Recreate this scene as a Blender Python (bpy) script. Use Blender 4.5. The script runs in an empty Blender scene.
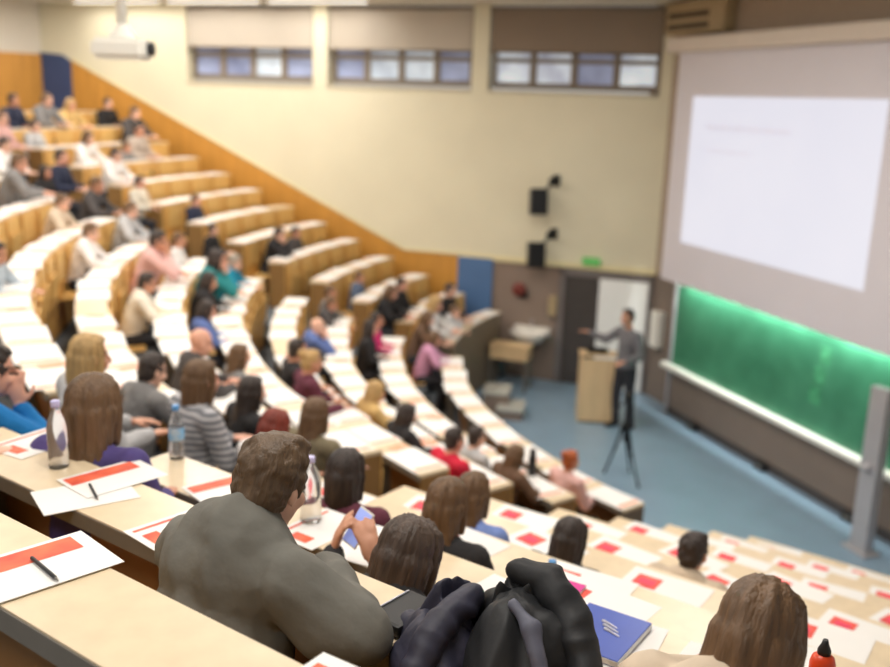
import bpy, bmesh, math, random
from mathutils import Vector, Matrix, Euler, noise
random.seed(7)
D = bpy.data
COL = bpy.context.scene.collection
TMP = bpy.data.scenes.new('workbench')
rad = math.radians
PI = math.pi

# ------------------------------------------------------------------ materials
def mat(name, col, rough=.6, var=.06, scale=8, bump=0, bscale=60, metal=0, spec=.5, emit=None, estr=0, col2=None, stretch=None):
    m = D.materials.new(name); m.use_nodes = True
    nt = m.node_tree; b = nt.nodes['Principled BSDF']
    b.inputs['Roughness'].default_value = rough
    b.inputs['Metallic'].default_value = metal
    b.inputs['Specular IOR Level'].default_value = spec
    tc = nt.nodes.new('ShaderNodeTexCoord')
    mp = nt.nodes.new('ShaderNodeMapping'); nt.links.new(tc.outputs['Object'], mp.inputs['Vector'])
    if stretch: mp.inputs['Scale'].default_value = stretch
    n = nt.nodes.new('ShaderNodeTexNoise'); n.inputs['Scale'].default_value = scale; n.inputs['Detail'].default_value = 4
    nt.links.new(mp.outputs['Vector'], n.inputs['Vector'])
    r = nt.nodes.new('ShaderNodeValToRGB')
    c2 = col2 or col
    r.color_ramp.elements[0].position = .3; r.color_ramp.elements[1].position = .7
    r.color_ramp.elements[0].color = (*[max(0, c * (1 - var)) for c in c2], 1)
    r.color_ramp.elements[1].color = (*[min(1, c * (1 + var)) for c in col], 1)
    nt.links.new(n.outputs['Fac'], r.inputs['Fac']); nt.links.new(r.outputs['Color'], b.inputs['Base Color'])
    if bump:
        n2 = nt.nodes.new('ShaderNodeTexNoise'); n2.inputs['Scale'].default_value = bscale
        nt.links.new(mp.outputs['Vector'], n2.inputs['Vector'])
        bp = nt.nodes.new('ShaderNodeBump'); bp.inputs['Strength'].default_value = bump; bp.inputs['Distance'].default_value = .01
        nt.links.new(n2.outputs['Fac'], bp.inputs['Height']); nt.links.new(bp.outputs['Normal'], b.inputs['Normal'])
    if emit:
        b.inputs['Emission Color'].default_value = (*emit, 1); b.inputs['Emission Strength'].default_value = estr
    return m

def srgb(r, g, b):
    f = lambda c: (c / 255 / 12.92) if c <= 10 else ((c / 255 + .055) / 1.055) ** 2.4
    return (f(r), f(g), f(b))

M = {}
M['cream'] = mat('cream wall paint', srgb(226, 219, 193), .7, .03, 1.2, bump=.05)
M['cream_trim'] = mat('cream ledge paint', srgb(228, 216, 172), .6, .02)
M['white_wall'] = mat('white wall paint', srgb(222, 215, 203), .8, .02)
M['ochre'] = mat('honey oak panelling', srgb(204, 146, 66), .45, .10, 3, stretch=(3, 3, .35))
M['ochre_seat'] = mat('honey oak plywood', srgb(234, 190, 116), .4, .08, 4, stretch=(4, 4, .5))
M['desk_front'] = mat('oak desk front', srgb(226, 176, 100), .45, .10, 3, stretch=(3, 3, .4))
M['desk_back'] = mat('oak desk front painted shade', srgb(160, 114, 66), .5, .1, 3)  # darker copy of the front oak: shade under the desk put into the colour
M['laminate'] = mat('pale beech laminate', srgb(226, 206, 174), .32, .05, 5, stretch=(3, 3, 1))
M['edge'] = mat('grey desk edging', srgb(118, 112, 104), .5, .05)
M['steel'] = mat('grey painted steel', srgb(120, 116, 108), .45, .05, metal=.2)
M['endpan_wood'] = mat('brown end panel', srgb(150, 112, 64), .5, .08, 4)
M['endpan'] = mat('grey brown end panel', srgb(124, 110, 92), .55, .06)
M['taupe'] = mat('taupe wall paint', srgb(142, 124, 112), .7, .05, 2)
M['taupe_dark'] = mat('taupe paint under board', srgb(128, 114, 104), .7, .05, 2)
M['upper_front'] = mat('brown beige plaster', srgb(170, 152, 134), .8, .03)
M['blue_panel'] = mat('blue painted panel', srgb(84, 118, 164), .5, .05, 3)
M['navy_panel'] = mat('navy painted panel', srgb(56, 76, 118), .5, .05, 3)
M['floor_blue'] = mat('blue grey vinyl floor', srgb(138, 164, 186), .28, .05, 2.5, spec=.5)
M['tier'] = mat('grey blue carpeted tier', srgb(96, 102, 108), .8, .06, 6)
M['step_light'] = mat('pale grey step', srgb(186, 186, 178), .6, .05)
M['ceiling'] = mat('white ceiling', srgb(235, 230, 220), .9, .02)
M['dark'] = mat('dark grey door', srgb(74, 68, 66), .5, .05)
M['doorframe'] = mat('grey door frame', srgb(120, 112, 110), .5, .05)
M['white_door'] = mat('white door leaf', srgb(238, 238, 234), .4, .01, emit=(1, 1, 1), estr=.08)  # slight glow painted in for a brightly lit leaf; it is no lamp
M['window_frame'] = mat('grey window frame', srgb(128, 116, 102), .6, .05)
M['sill'] = mat('beige window reveal', srgb(196, 188, 166), .7, .03)
M['blind1'] = mat('pale grey blind', srgb(186, 177, 164), .8, .04, 1.2)
M['blind2'] = mat('light grey blind', srgb(182, 172, 158), .8, .04, 1.2)
M['blind3'] = mat('taupe blind', srgb(140, 124, 108), .8, .04, 1.2)
M['screen_board'] = mat('mauve grey screen board', srgb(218, 214, 222), .7, .02, 1)
M['cassette'] = mat('pale pinkish cassette', srgb(216, 204, 192), .5, .02)
M['slide_ink'] = mat('pale slide text', srgb(190, 190, 205), .9, .01, emit=srgb(206, 206, 222), estr=.62)
M['green'] = mat('green chalkboard', srgb(64, 128, 98), .34, .10, 2.2, col2=srgb(54, 118, 88))
M['rail_white'] = mat('white chalk rail', srgb(240, 238, 230), .4, .02)
M['alu'] = mat('grey aluminium post', srgb(186, 184, 188), .4, .04, metal=.3)
M['lectern'] = mat('beech lectern', srgb(222, 190, 146), .45, .06, 4, stretch=(3, 3, .6))
M['black'] = mat('matt black plastic', srgb(28, 28, 30), .5, .1)
M['black_metal'] = mat('black metal', srgb(22, 22, 24), .35, .1, metal=.4)
M['exit'] = mat('green exit sign', srgb(96, 168, 92), .5, .03, emit=srgb(96, 190, 96), estr=.25)
M['bell'] = mat('dull red bell', srgb(122, 52, 44), .4, .08)
M['ceramic'] = mat('white ceramic', srgb(232, 228, 220), .2, .02)
M['white_plastic'] = mat('white plastic', srgb(236, 234, 226), .4, .02)
M['beige_plastic'] = mat('beige metal casing', srgb(172, 152, 118), .5, .05)
M['slot'] = mat('dark slot', srgb(84, 70, 54), .7, .05)
M['paper'] = mat('white paper', srgb(240, 238, 235), .75, .01)
M['print_orange'] = mat('orange red print', srgb(244, 112, 72), .6, .22, 9, col2=srgb(232, 74, 62))
M['print_pink'] = mat('pale orange print', srgb(244, 168, 134), .6, .08, 9)
M['print_red'] = mat('red print', srgb(240, 100, 76), .6, .2, 10, col2=srgb(226, 54, 66))
M['print_magenta'] = mat('magenta print', srgb(232, 64, 96), .6, .2, 10)
M['book_blue'] = mat('royal blue cover', srgb(58, 84, 176), .35, .05)
M['magenta'] = mat('magenta cover', srgb(214, 30, 140), .5, .05)
M['silver'] = mat('silver print', srgb(190, 190, 200), .3, .05, metal=.5)
M['orange_plastic'] = mat('orange plastic', srgb(232, 74, 28), .35, .05)
M['cap_blue'] = mat('blue cap', srgb(86, 150, 210), .4, .04)
M['label_blue'] = mat('blue label', srgb(80, 160, 214), .5, .3, 20, col2=srgb(230, 240, 246))
M['cap_violet'] = mat('violet cap', srgb(196, 190, 230), .4, .04)
M['phone_screen'] = mat('lit phone screen', srgb(150, 166, 226), .3, .04, emit=srgb(150, 170, 240), estr=.55)
M['eye'] = mat('dark eye', srgb(66, 48, 40), .3, .05)
M['lip'] = mat('lip', srgb(176, 104, 94), .5, .05)
M['jacket_navy'] = mat('navy jacket cloth', srgb(44, 44, 62), .6, .25, 9, bump=.35, bscale=22)
M['jacket_black'] = mat('black nylon jacket', srgb(36, 37, 40), .55, .3, 8, bump=.15, bscale=30, spec=.35)
M['lining'] = mat('pale jacket lining', srgb(86, 88, 104), .6, .15, 10)
M['chalk_smudge'] = mat('chalk smudge', srgb(70, 150, 108), .8, .3, 12, col2=srgb(30, 122, 78))
def glass(name, col, rough=.05, alpha=1):
    m = D.materials.new(name); m.use_nodes = True; b = m.node_tree.nodes['Principled BSDF']
    b.inputs['Base Color'].default_value = (*col, 1); b.inputs['Transmission Weight'].default_value = .85
    b.inputs['Roughness'].default_value = rough; b.inputs['IOR'].default_value = 1.2
    return m
M['bottle'] = glass('clear bottle plastic', (.93, .94, .97), .15)
# window panes: milky daylight glass with soft patches of the world outside
def pane_mat(name, c1, c2, s):
    m = mat(name, c1, .25, .1, 1.6, col2=c2)
    nt = m.node_tree; b = nt.nodes['Principled BSDF']
    ramp = [n for n in nt.nodes if n.type == 'VALTORGB'][0]
    nt.links.new(ramp.outputs['Color'], b.inputs['Emission Color']); b.inputs['Emission Strength'].default_value = s
    return m
M['pane_a'] = pane_mat('dusk blue glass', srgb(150, 160, 190), srgb(112, 120, 152), .30)
M['pane_b'] = pane_mat('bright sky glass', srgb(206, 218, 228), srgb(160, 172, 190), .36)
M['pane_c'] = pane_mat('brightest sky glass', srgb(216, 226, 232), srgb(158, 164, 186), .5)
# projected slide
def slide_mat():
    m = D.materials.new('projected slide light'); m.use_nodes = True; nt = m.node_tree; b = nt.nodes['Principled BSDF']
    tc = nt.nodes.new('ShaderNodeTexCoord'); n = nt.nodes.new('ShaderNodeTexNoise'); n.inputs['Scale'].default_value = .5
    nt.links.new(tc.outputs['Object'], n.inputs['Vector'])
    r = nt.nodes.new('ShaderNodeValToRGB'); r.color_ramp.elements[0].color = (*srgb(222, 224, 242), 1); r.color_ramp.elements[1].color = (*srgb(238, 238, 250), 1)
    nt.links.new(n.outputs['Fac'], r.inputs['Fac']); nt.links.new(r.outputs['Color'], b.inputs['Emission Color'])
    b.inputs['Base Color'].default_value = (.25, .25, .25, 1); b.inputs['Emission Strength'].default_value = .78; b.inputs['Roughness'].default_value = .9
    return m
M['slide'] = slide_mat()
M['stripe'] = None
def stripe_mat():
    m = mat('grey striped knit', srgb(150, 150, 156), .8, .03)
    nt = m.node_tree; b = nt.nodes['Principled BSDF']
    w = nt.nodes.new('ShaderNodeTexWave'); w.bands_direction = 'Z'; w.inputs['Scale'].default_value = 8; w.inputs['Distortion'].default_value = .4
    tc = [n for n in nt.nodes if n.type == 'TEX_COORD'][0]; nt.links.new(tc.outputs['Object'], w.inputs['Vector'])
    r = nt.nodes.new('ShaderNodeValToRGB'); r.color_ramp.elements[0].color = (*srgb(104, 106, 114), 1); r.color_ramp.elements[1].color = (*srgb(196, 196, 200), 1)
    nt.links.new(w.outputs['Fac'], r.inputs['Fac']); nt.links.new(r.outputs['Color'], b.inputs['Base Color'])
    return m
CLOTH = {k: mat(k + ' cloth', srgb(*v), .85, .14, 7, bump=.25, bscale=30) for k, v in dict(
    navy=(40, 46, 70), black=(36, 34, 36), charcoal=(74, 70, 70), grey=(128, 126, 126), palegrey=(186, 186, 188), white=(236, 232, 230),
    tan=(206, 172, 112), rose=(220, 176, 170), warmgrey=(182, 168, 156), cream=(230, 222, 206), beige=(206, 188, 166), paleblue=(184, 196, 206),
    teal=(36, 128, 130), brightteal=(14, 128, 158), denim=(92, 112, 168), slate=(96, 110, 136), brown=(104, 78, 60), pink=(206, 150, 182),
    magenta=(214, 50, 120), maroon=(98, 44, 62), scarlet=(212, 32, 62), purple=(78, 66, 124), olive=(126, 116, 92), greygreen=(106, 104, 97),
    blue=(120, 144, 206), azure=(24, 120, 190), jacketgrey=(112, 110, 114), trousers=(44, 44, 50)).items()}
CLOTH['stripe'] = stripe_mat()
HAIRM = {k: mat(k + ' hair', srgb(*v), .5, .35, 14, bump=.5, bscale=50, stretch=(3, 3, .4)) for k, v in dict(
    brown=(104, 78, 54), dark=(52, 42, 38), darkbrown=(74, 58, 48), umber=(88, 68, 48), blond=(186, 152, 100), red=(124, 48, 34), greyhair=(150, 142, 130), ginger=(172, 88, 44)).items()}
SKIN = [mat('skin tone %s' % n, srgb(*v), .5, .05, 12) for n, v in (('fair', (232, 184, 160)), ('rosy', (226, 170, 146)), ('warm', (206, 150, 122)), ('deep', (150, 104, 84)))]

# ------------------------------------------------------------------ object helpers
def link(o): COL.objects.link(o); return o
def mesh_from(bm, name):
    me = D.meshes.new(name); bm.normal_update(); bm.to_mesh(me); bm.free(); return me
def obj(name, me, m=None, parent=None, loc=(0, 0, 0), rot=(0, 0, 0)):
    o = D.objects.new(name, me)
    if m is not None and me is not None:
        if isinstance(m, (list, tuple)):
            for x in m: me.materials.append(x)
        elif len(me.materials) == 0: me.materials.append(m)
    o.location = loc; o.rotation_euler = rot
    if parent is not None: o.parent = parent
    return link(o)
def empty(name, loc=(0, 0, 0), rz=0):
    o = D.objects.new(name, None); o.location = loc; o.rotation_euler = (0, 0, rz); o.empty_display_size = .1
    return link(o)
def tag(o, label=None, cat=None, group=None, kind=None):
    if label: o['label'] = label
    if cat: o['category'] = cat
    if group: o['group'] = group
    if kind: o['kind'] = kind
    return o
def structure(o): o['kind'] = 'structure'; return o
def box(bm, x0, x1, y0, y1, z0, z1, mtx=None, mi=0):
    vs = [bm.verts.new(mtx @ Vector(p) if mtx else p) for p in ((x0, y0, z0), (x1, y0, z0), (x1, y1, z0), (x0, y1, z0), (x0, y0, z1), (x1, y0, z1), (x1, y1, z1), (x0, y1, z1))]
    for f in ((3, 2, 1, 0), (4, 5, 6, 7), (0, 1, 5, 4), (1, 2, 6, 5), (2, 3, 7, 6), (3, 0, 4, 7)):
        fc = bm.faces.new([vs[i] for i in f]); fc.material_index = mi
    return vs
def box_me(name, *a, bevel=0, mtx=None):
    bm = bmesh.new(); box(bm, *a, mtx=mtx)
    if bevel: bmesh.ops.bevel(bm, geom=list(bm.edges), offset=bevel, segments=2, affect='EDGES', profile=.6)
    return mesh_from(bm, name)
def lathe(bm, prof, seg=20, mtx=None, smooth=True):
    rings = []
    for r, z in prof:
        ring = []
        for i in range(seg):
            a = 2 * PI * i / seg; p = Vector((r * math.cos(a), r * math.sin(a), z))
            ring.append(bm.verts.new(mtx @ p if mtx else p))
        rings.append(ring)
    for a, b in zip(rings, rings[1:]):
        for i in range(seg):
            f = bm.faces.new((a[i], a[(i + 1) % seg], b[(i + 1) % seg], b[i])); f.smooth = smooth
    bm.faces.new(list(reversed(rings[0]))); bm.faces.new(rings[-1])
def frame_to(p, q):
    d = (q - p).normalized(); return d.to_track_quat('Z', 'Y').to_matrix().to_4x4()
def capsule(bm, p, q, r1, r2, seg=12, cap=4):
    p, q = Vector(p), Vector(q); L = (q - p).length
    if L < 1e-5: q = p + Vector((0, 0, 1e-4)); L = 1e-4
    prof = []
    for i in range(cap + 1):
        a = -PI / 2 + (PI / 2) * i / cap; prof.append((max(r1 * math.cos(a), 1e-4), r1 * math.sin(a)))
    for i in range(cap + 1):
        a = (PI / 2) * i / cap; prof.append((max(r2 * math.cos(a), 1e-4), L + r2 * math.sin(a)))
    lathe(bm, prof, seg, Matrix.Translation(p) @ frame_to(p, q))
def ellipsoid(bm, c, r, rot=None, seg=20):
    m = Matrix.Translation(c) @ (rot.to_matrix().to_4x4() if rot else Matrix()) @ Matrix.Diagonal((*r, 1))
    prof = [(max(math.cos(-PI / 2 + PI * i / 12), 1e-3), math.sin(-PI / 2 + PI * i / 12)) for i in range(13)]
    lathe(bm, prof, seg, m)
def tube(bm, pts, r, seg=10):
    for a, b in zip(pts, pts[1:]): capsule(bm, a, b, r, r, seg, 3)

def remeshed(bm, name, voxel, smooth=4, disp=0, dscale=9, seed=0):
    """one continuous surface from overlapping closed shapes"""
    me = mesh_from(bm, name + ' raw'); o = D.objects.new('tmp', me); TMP.collection.objects.link(o)
    r = o.modifiers.new('r', 'REMESH'); r.mode = 'VOXEL'; r.voxel_size = voxel
    s = o.modifiers.new('s', 'SMOOTH'); s.factor = .5; s.iterations = smooth
    TMP.view_layers[0].update(); dg = TMP.view_layers[0].depsgraph
    out = D.meshes.new_from_object(o.evaluated_get(dg)); out.name = name
    D.objects.remove(o); D.meshes.remove(me)
    if disp:
        off = Vector((seed * 3.1, seed * 1.7, seed))
        for v in out.vertices:
            n = noise.noise(v.co * dscale + off) + .5 * noise.noise(v.co * dscale * 2.3 + off)
            v.co += v.normal * n * disp
    for p in out.polygons: p.use_smooth = True
    out.materials.clear()
    return out

# ------------------------------------------------------------------ hall layout
Z1, RISE, TREAD, DEP = 1.277, .27, .703, .35
BC = {'C': (8.16, 13.626, 8.349), 'N': (6.594, 14.457, 7.77), 'W': (7.106, 13.731, 7.355)}
DR = {'C': {1: -.13, 2: .06, 3: .1, 4: .07, 6: -.02, 7: .03}, 'N': {1: -.05, 2: .05, 3: .13, 4: .13, 5: .13, 6: .1, 7: .05, 8: -.04, 9: -.14, 10: -.14, 11: -.10}, 'W': {}}
# the near block has straight rows: R runs outward along -NN, the row coordinate along NT in metres
NN, NT = Vector((.588, .809, 0)), Vector((.809, -.588, 0))
DP = lambda b, k: (.235 if k == 11 else .26) if b == 'N' else .30
AL = lambda b, R: 1.0 if b == 'N' else R
AO = lambda b, a: math.atan2(-NN.y, -NN.x) if b == 'N' else a      # outward direction
ZD = lambda k: Z1 + RISE * (k - 1)
FL = lambda k: ZD(k) - .75
def RN(b, k):
    if b == 'N': return -(1.172 + .70 * (11 - k)) + .26
    return BC[b][2] + TREAD * (k - 1) + DR[b].get(k, 0) - .025
def pol(b, R, a, z):
    if b == 'N': p = NN * -R + NT * a; return Vector((p.x, p.y, z))
    return Vector((BC[b][0] + R * math.cos(a), BC[b][1] + R * math.sin(a), z))
def circ_line(b, R, p, d):
    """angle about the block centre where the line p + t d leaves the circle, outward"""
    px, py = p[0] - BC[b][0], p[1] - BC[b][1]; l = math.hypot(*d); dx, dy = d[0] / l, d[1] / l
    B_ = px * dx + py * dy; c = px * px + py * py - R * R
    t = -B_ + math.sqrt(max(B_ * B_ - c, 0))
    return math.atan2(py + t * dy, px + t * dx) % (2 * PI)
WALL_P = Vector((1.6, 17.4, 0)); WALL_U = Vector((-.9397, .342, 0)); WALL_N = Vector((-.342, -.9397, 0))
FR_P = Vector((3.9, 15.17, 0)); FR_U = Vector((.327, -.945, 0)); FR_N = Vector((-.945, -.327, 0))
def span(b, k):
    R = RN(b, k) - DEP / 2
    if b == 'C':
        return circ_line(b, R, (0, 13.95), (-1, 0)), circ_line(b, R, (.66, 7.8), (math.cos(rad(214.5)), math.sin(rad(214.5))))
    if b == 'W':
        wp = WALL_P + WALL_N * .34
        return circ_line(b, R, wp[:2], WALL_U[:2]), circ_line(b, R, (0, 14.85), (math.cos(rad(168.5)), math.sin(rad(168.5))))
    return -2.36 - .11 * k, 1.5
KMAX = {'C': 14, 'W': 13, 'N': 11}

def arc_solid(bm, b, R0, R1, a0, a1, z0, z1, org, step=.28, mi=0):
    n = max(2, int(abs(a1 - a0) * AL(b, R1) / step)); prev = None
    for i in range(n + 1):
        a = a0 + (a1 - a0) * i / n
        ring = [bm.verts.new(pol(b, R, a, z) - org) for R, z in ((R0, z0), (R1, z0), (R1, z1), (R0, z1))]
        if prev:
            for j in range(4):
                f = bm.faces.new((prev[j], prev[(j + 1) % 4], ring[(j + 1) % 4], ring[j])); f.material_index = mi
        else: bm.faces.new(ring[::-1]).material_index = mi
        prev = ring
    bm.faces.new(prev).material_index = mi
    bmesh.ops.recalc_face_normals(bm, faces=bm.faces)

# ------------------------------------------------------------------ camera
SC = bpy.context.scene
cam = D.cameras.new('camera'); co = D.objects.new('camera', cam); link(co)
pitch, roll = rad(13.6), rad(2.0)
fw = Vector((0, math.cos(pitch), -math.sin(pitch))); up0 = Vector((0, math.sin(pitch), math.cos(pitch))); r0 = Vector((1, 0, 0))
rt = r0 * math.cos(roll) + up0 * math.sin(roll); up = up0 * math.cos(roll) - r0 * math.sin(roll)
co.matrix_world = Matrix(((rt.x, up.x, -fw.x, 0), (rt.y, up.y, -fw.y, 0), (rt.z, up.z, -fw.z, 5.0), (0, 0, 0, 1)))
cam.sensor_width = 36; cam.lens = 970 / 890 * 36; cam.clip_start = .05
cam.dof.use_dof = True; cam.dof.focus_distance = 2.35; cam.dof.aperture_fstop = 1.7; cam.dof.aperture_blades = 7
SC.camera = co
CAMP = Vector((0, 0, 5))
def in_view(p, m=.06):
    v = p - CAMP; z = v.dot(fw)
    if z < .3: return False
    x, y = v.dot(rt) / z * 970 / 890, v.dot(up) / z * 970 / 667
    return abs(x) < .5 + m and abs(y) < .5 + m

# ------------------------------------------------------------------ room shell
def quad_me(name, pts):
    bm = bmesh.new(); bm.faces.new([bm.verts.new(p) for p in pts]); return mesh_from(bm, name)
def wp(s, z, d=0): return WALL_P + WALL_U * s + WALL_N * d + Vector((0, 0, z))
def fp(u, z, d=0): return FR_P + FR_U * u + FR_N * d + Vector((0, 0, z))
WM = Matrix(((WALL_U.x, WALL_N.x, 0, WALL_P.x), (WALL_U.y, WALL_N.y, 0, WALL_P.y), (0, 0, 1, 0), (0, 0, 0, 1)))   # (s, d, z)
FM = Matrix(((FR_U.x, FR_N.x, 0, FR_P.x), (FR_U.y, FR_N.y, 0, FR_P.y), (0, 0, 1, 0), (0, 0, 0, 1)))                   # (u, d, z)
def wall_box(name, s0, s1, d0, d1, z0, z1, m, parent=None, bevel=0):
    return obj(name, box_me(name, s0, s1, d0, d1, z0, z1, mtx=WM, bevel=bevel), m, parent)
def front_box(name, u0, u1, d0, d1, z0, z1, m, parent=None, bevel=0):
    return obj(name, box_me(name, u0, u1, d0, d1, z0, z1, mtx=FM, bevel=bevel), m, parent)

CEIL = 6.66; S_BACK = 10.95; S_CORNER = -2.3; WD = -.22
# stage floor
o = structure(obj('floor', quad_me('floor', [(-16, -8, 0), (12, -8, 0), (12, 24, 0), (-16, 24, 0)]), M['floor_blue']))
# left wall with three window holes
WINS = [(7.35, 4.54), (4.24, 1.37), (1.07, -1.96)]
SILL, WTOP, SHADE = 5.16, 6.62, 5.83
bm = bmesh.new()
def wq(s0, s1, z0, z1, d=0):
    bm.faces.new([bm.verts.new(wp(s, z, d)) for s, z in ((s0, z0), (s1, z0), (s1, z1), (s0, z1))])
wq(S_BACK, S_CORNER, 2.17, SILL); wq(S_BACK, 7.35, SILL, CEIL); wq(4.54, 4.24, SILL, CEIL); wq(1.37, 1.07, SILL, CEIL); wq(-1.96, S_CORNER, SILL, CEIL)
wq(S_BACK, S_CORNER, WTOP, CEIL, 0)
for s0, s1 in WINS:
    e = .28
    for pts in (((s0, SILL, 0), (s1, SILL, 0), (s1, SILL, -e), (s0, SILL, -e)), ((s0, SILL, 0), (s0, SILL, -e), (s0, WTOP, -e), (s0, WTOP, 0)), ((s1, SILL, 0), (s1, WTOP, 0), (s1, WTOP, -e), (s1, SILL, -e))):
        bm.faces.new([bm.verts.new(wp(*p)) for p in pts])
structure(obj('wall_left', mesh_from(bm, 'wall_left'), M['cream']))
structure(obj('wall_left_lower', quad_me('wll', [wp(S_BACK, 0, 0), wp(S_CORNER, 0, 0), wp(S_CORNER, 2.17, 0), wp(S_BACK, 2.17, 0)]), M['taupe']))
structure(wall_box('trim_1', 1.48, S_CORNER, 0, .045, 2.14, 2.22, M['cream_trim']))
# honey oak wainscot following the rake
bm = bmesh.new()
prof = [(1.48, 0), (1.48, 2.17), (2.57, 2.17), (10.15, 5.50), (10.15, 0)]
a = [bm.verts.new(wp(s, z, .04)) for s, z in prof]; bm.faces.new(a)
b_ = [bm.verts.new(wp(s, z, 0)) for s, z in prof]
for i in range(5): bm.faces.new((a[i], a[(i + 1) % 5], b_[(i + 1) % 5], b_[i]))
bmesh.ops.recalc_face_normals(bm, faces=bm.faces)
structure(obj('trim_2', mesh_from(bm, 'trim_2'), M['ochre']))
# pale capping line along the rake
bm = bmesh.new(); capsule(bm, wp(2.57, 2.2, .03), wp(10.15, 5.53, .03), .022, .022, 8, 2); capsule(bm, wp(1.48, 2.2, .03), wp(2.57, 2.2, .03), .022, .022, 8, 2)
structure(obj('trim_3', mesh_from(bm, 'trim_3'), M['cream_trim']))
structure(wall_box('trim_4', 1.48, .80, 0, .05, 0, 2.17, M['blue_panel']))
bm = bmesh.new(); a = [bm.verts.new(wp(s, z, .05)) for s, z in ((10.15, 3), (10.15, 5.48), (10.4, 5.62), (S_BACK, 5.66), (S_BACK, 3))]; bm.faces.new(a)
r_ = bmesh.ops.extrude_face_region(bm, geom=list(bm.faces)); bmesh.ops.translate(bm, verts=[v for v in r_['geom'] if isinstance(v, bmesh.types.BMVert)], vec=WALL_N * -.05)
bmesh.ops.recalc_face_normals(bm, faces=bm.faces)
structure(obj('trim_5', mesh_from(bm, 'trim_5'), M['navy_panel']))
# back wall
BP = wp(S_BACK, 0); BU = Vector((-.58, -.815, 0)).normalized(); BN = Vector((BU.y, -BU.x, 0)) * -1
if BN.dot(Vector((8, 10, 0)) - BP) < 0: BN = -BN
bq = lambda t, z, d=0: BP + BU * t + BN * d + Vector((0, 0, z))
structure(obj('wall_back', quad_me('wall_back', [bq(0, 0), bq(14, 0), bq(14, CEIL), bq(0, CEIL)]), M['white_wall']))
bm = bmesh.new(); box(bm, 0, 14, 0, .04, 3, 5.62, mtx=Matrix(((BU.x, BN.x, 0, BP.x), (BU.y, BN.y, 0, BP.y), (0, 0, 1, 0), (0, 0, 0, 1)))); bmesh.ops.recalc_face_normals(bm, faces=bm.faces)
structure(obj('trim_6', mesh_from(bm, 'trim_6'), M['ochre']))
# front wall
structure(obj('wall_front', quad_me('wall_front', [fp(-2.2, 0, WD), fp(9, 0, WD), fp(9, CEIL, WD), fp(-2.2, CEIL, WD)]), M['upper_front']))
structure(front_box('trim_7', -2.2, 9, WD, WD + .02, 0, 2.2, M['taupe_dark']))
structure(front_box('baseboard_front', -.5, 7, -.02, .0, 0, .12, M['dark']))
structure(front_box('trim_8', -.45, 7, WD + .02, -.02, 0, .78, M['taupe_dark']))
# ceiling
structure(obj('ceiling', quad_me('ceiling', [(-16, -8, CEIL), (-16, 24, CEIL), (12, 24, CEIL), (12, -8, CEIL)]), M['ceiling']))

# windows and blinds
pm = ['pane_a', 'pane_b', 'pane_c']
names = ['next to the hanging projector', 'between two pillars of wall', 'closest to the projection screen']
for i, (s0, s1) in enumerate(WINS):
    w = structure(empty('window_%d' % (i + 1), wp((s0 + s1) / 2, SILL, -.2))); inv = Matrix.Translation(-w.location)
    def wb(name, *a, m, bevel=0, w=w, inv=inv):
        me = box_me(name, *a, mtx=inv @ WM, bevel=bevel); return obj(name, me, m, w)
    W_ = s0 - s1; L = s1 + .04; R_ = s0 - .04
    bm = bmesh.new(); z0, z1 = SILL + .06, 6.55
    fr = [(R_ - .07, R_), (L, L + .07)] + [(L + (R_ - L) * q / 4 - .06, L + (R_ - L) * q / 4 + .06) for q in (1, 2, 3)]
    for a0, a1 in fr: box(bm, a0, a1, -.26, -.18, z0, z1, mtx=inv @ WM)
    for c0, c1 in ((z0, z0 + .1), (5.66, 5.74), (z1 - .08, z1)): box(bm, L, R_, -.255, -.185, c0, c1, mtx=inv @ WM)
    bmesh.ops.recalc_face_normals(bm, faces=bm.faces)
    obj('window_frame', mesh_from(bm, 'window_frame'), M['window_frame'], w)
    for q in range(4):
        a0 = L + (R_ - L) * q / 4 + .06; a1 = L + (R_ - L) * (q + 1) / 4 - .06
        wb('pane', a0, a1, -.235, -.22, z0 + .1, z1 - .08, m=M['pane_b' if (i == 1 and q in (1, 2)) or (i == 0 and q == 1) else ('pane_c' if i == 2 and q != 1 else 'pane_a')])
    wb('window_sill', s1, s0, -.26, .02, SILL - .03, SILL + .02, m=M['sill'], bevel=.008)
    t = tag(empty('roller_blind', wp((s0 + s1) / 2, SHADE, -.1)), ['pale grey', 'light grey', 'taupe'][i] + ' roller blind half lowered over the window ' + names[i], 'blind')
    inv2 = Matrix.Translation(-t.location)
    bm = bmesh.new(); n = 14
    for q in range(n):   # faint slack in the cloth
        a0 = s1 + .03 + (W_ - .06) * q / n; a1 = s1 + .03 + (W_ - .06) * (q + 1) / n
        y = -.03 + .006 * math.sin(q * 1.3); y2 = -.03 + .006 * math.sin((q + 1) * 1.3)
        bm.faces.new([bm.verts.new(inv2 @ WM @ Vector(p)) for p in ((a0, y, SHADE), (a1, y2, SHADE), (a1, y2, WTOP - .04), (a0, y, WTOP - .04))])
    bmesh.ops.remove_doubles(bm, verts=bm.verts, dist=1e-4)
    obj('blind_cloth', mesh_from(bm, 'blind_cloth'), M['blind%d' % (i + 1)], t)
    bm = bmesh.new(); capsule(bm, inv2 @ wp(s1 + .03, SHADE, -.03), inv2 @ wp(s0 - .03, SHADE, -.03), .018, .018, 8, 2); obj('bottom_bar', mesh_from(bm, 'bottom_bar'), M['window_frame'], t)
    bm = bmesh.new(); capsule(bm, inv2 @ wp(s1 + .03, WTOP - .06, -.05), inv2 @ wp(s0 - .03, WTOP - .06, -.05), .04, .04, 10, 2); obj('roller', mesh_from(bm, 'roller'), M['window_frame'], t)

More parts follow.
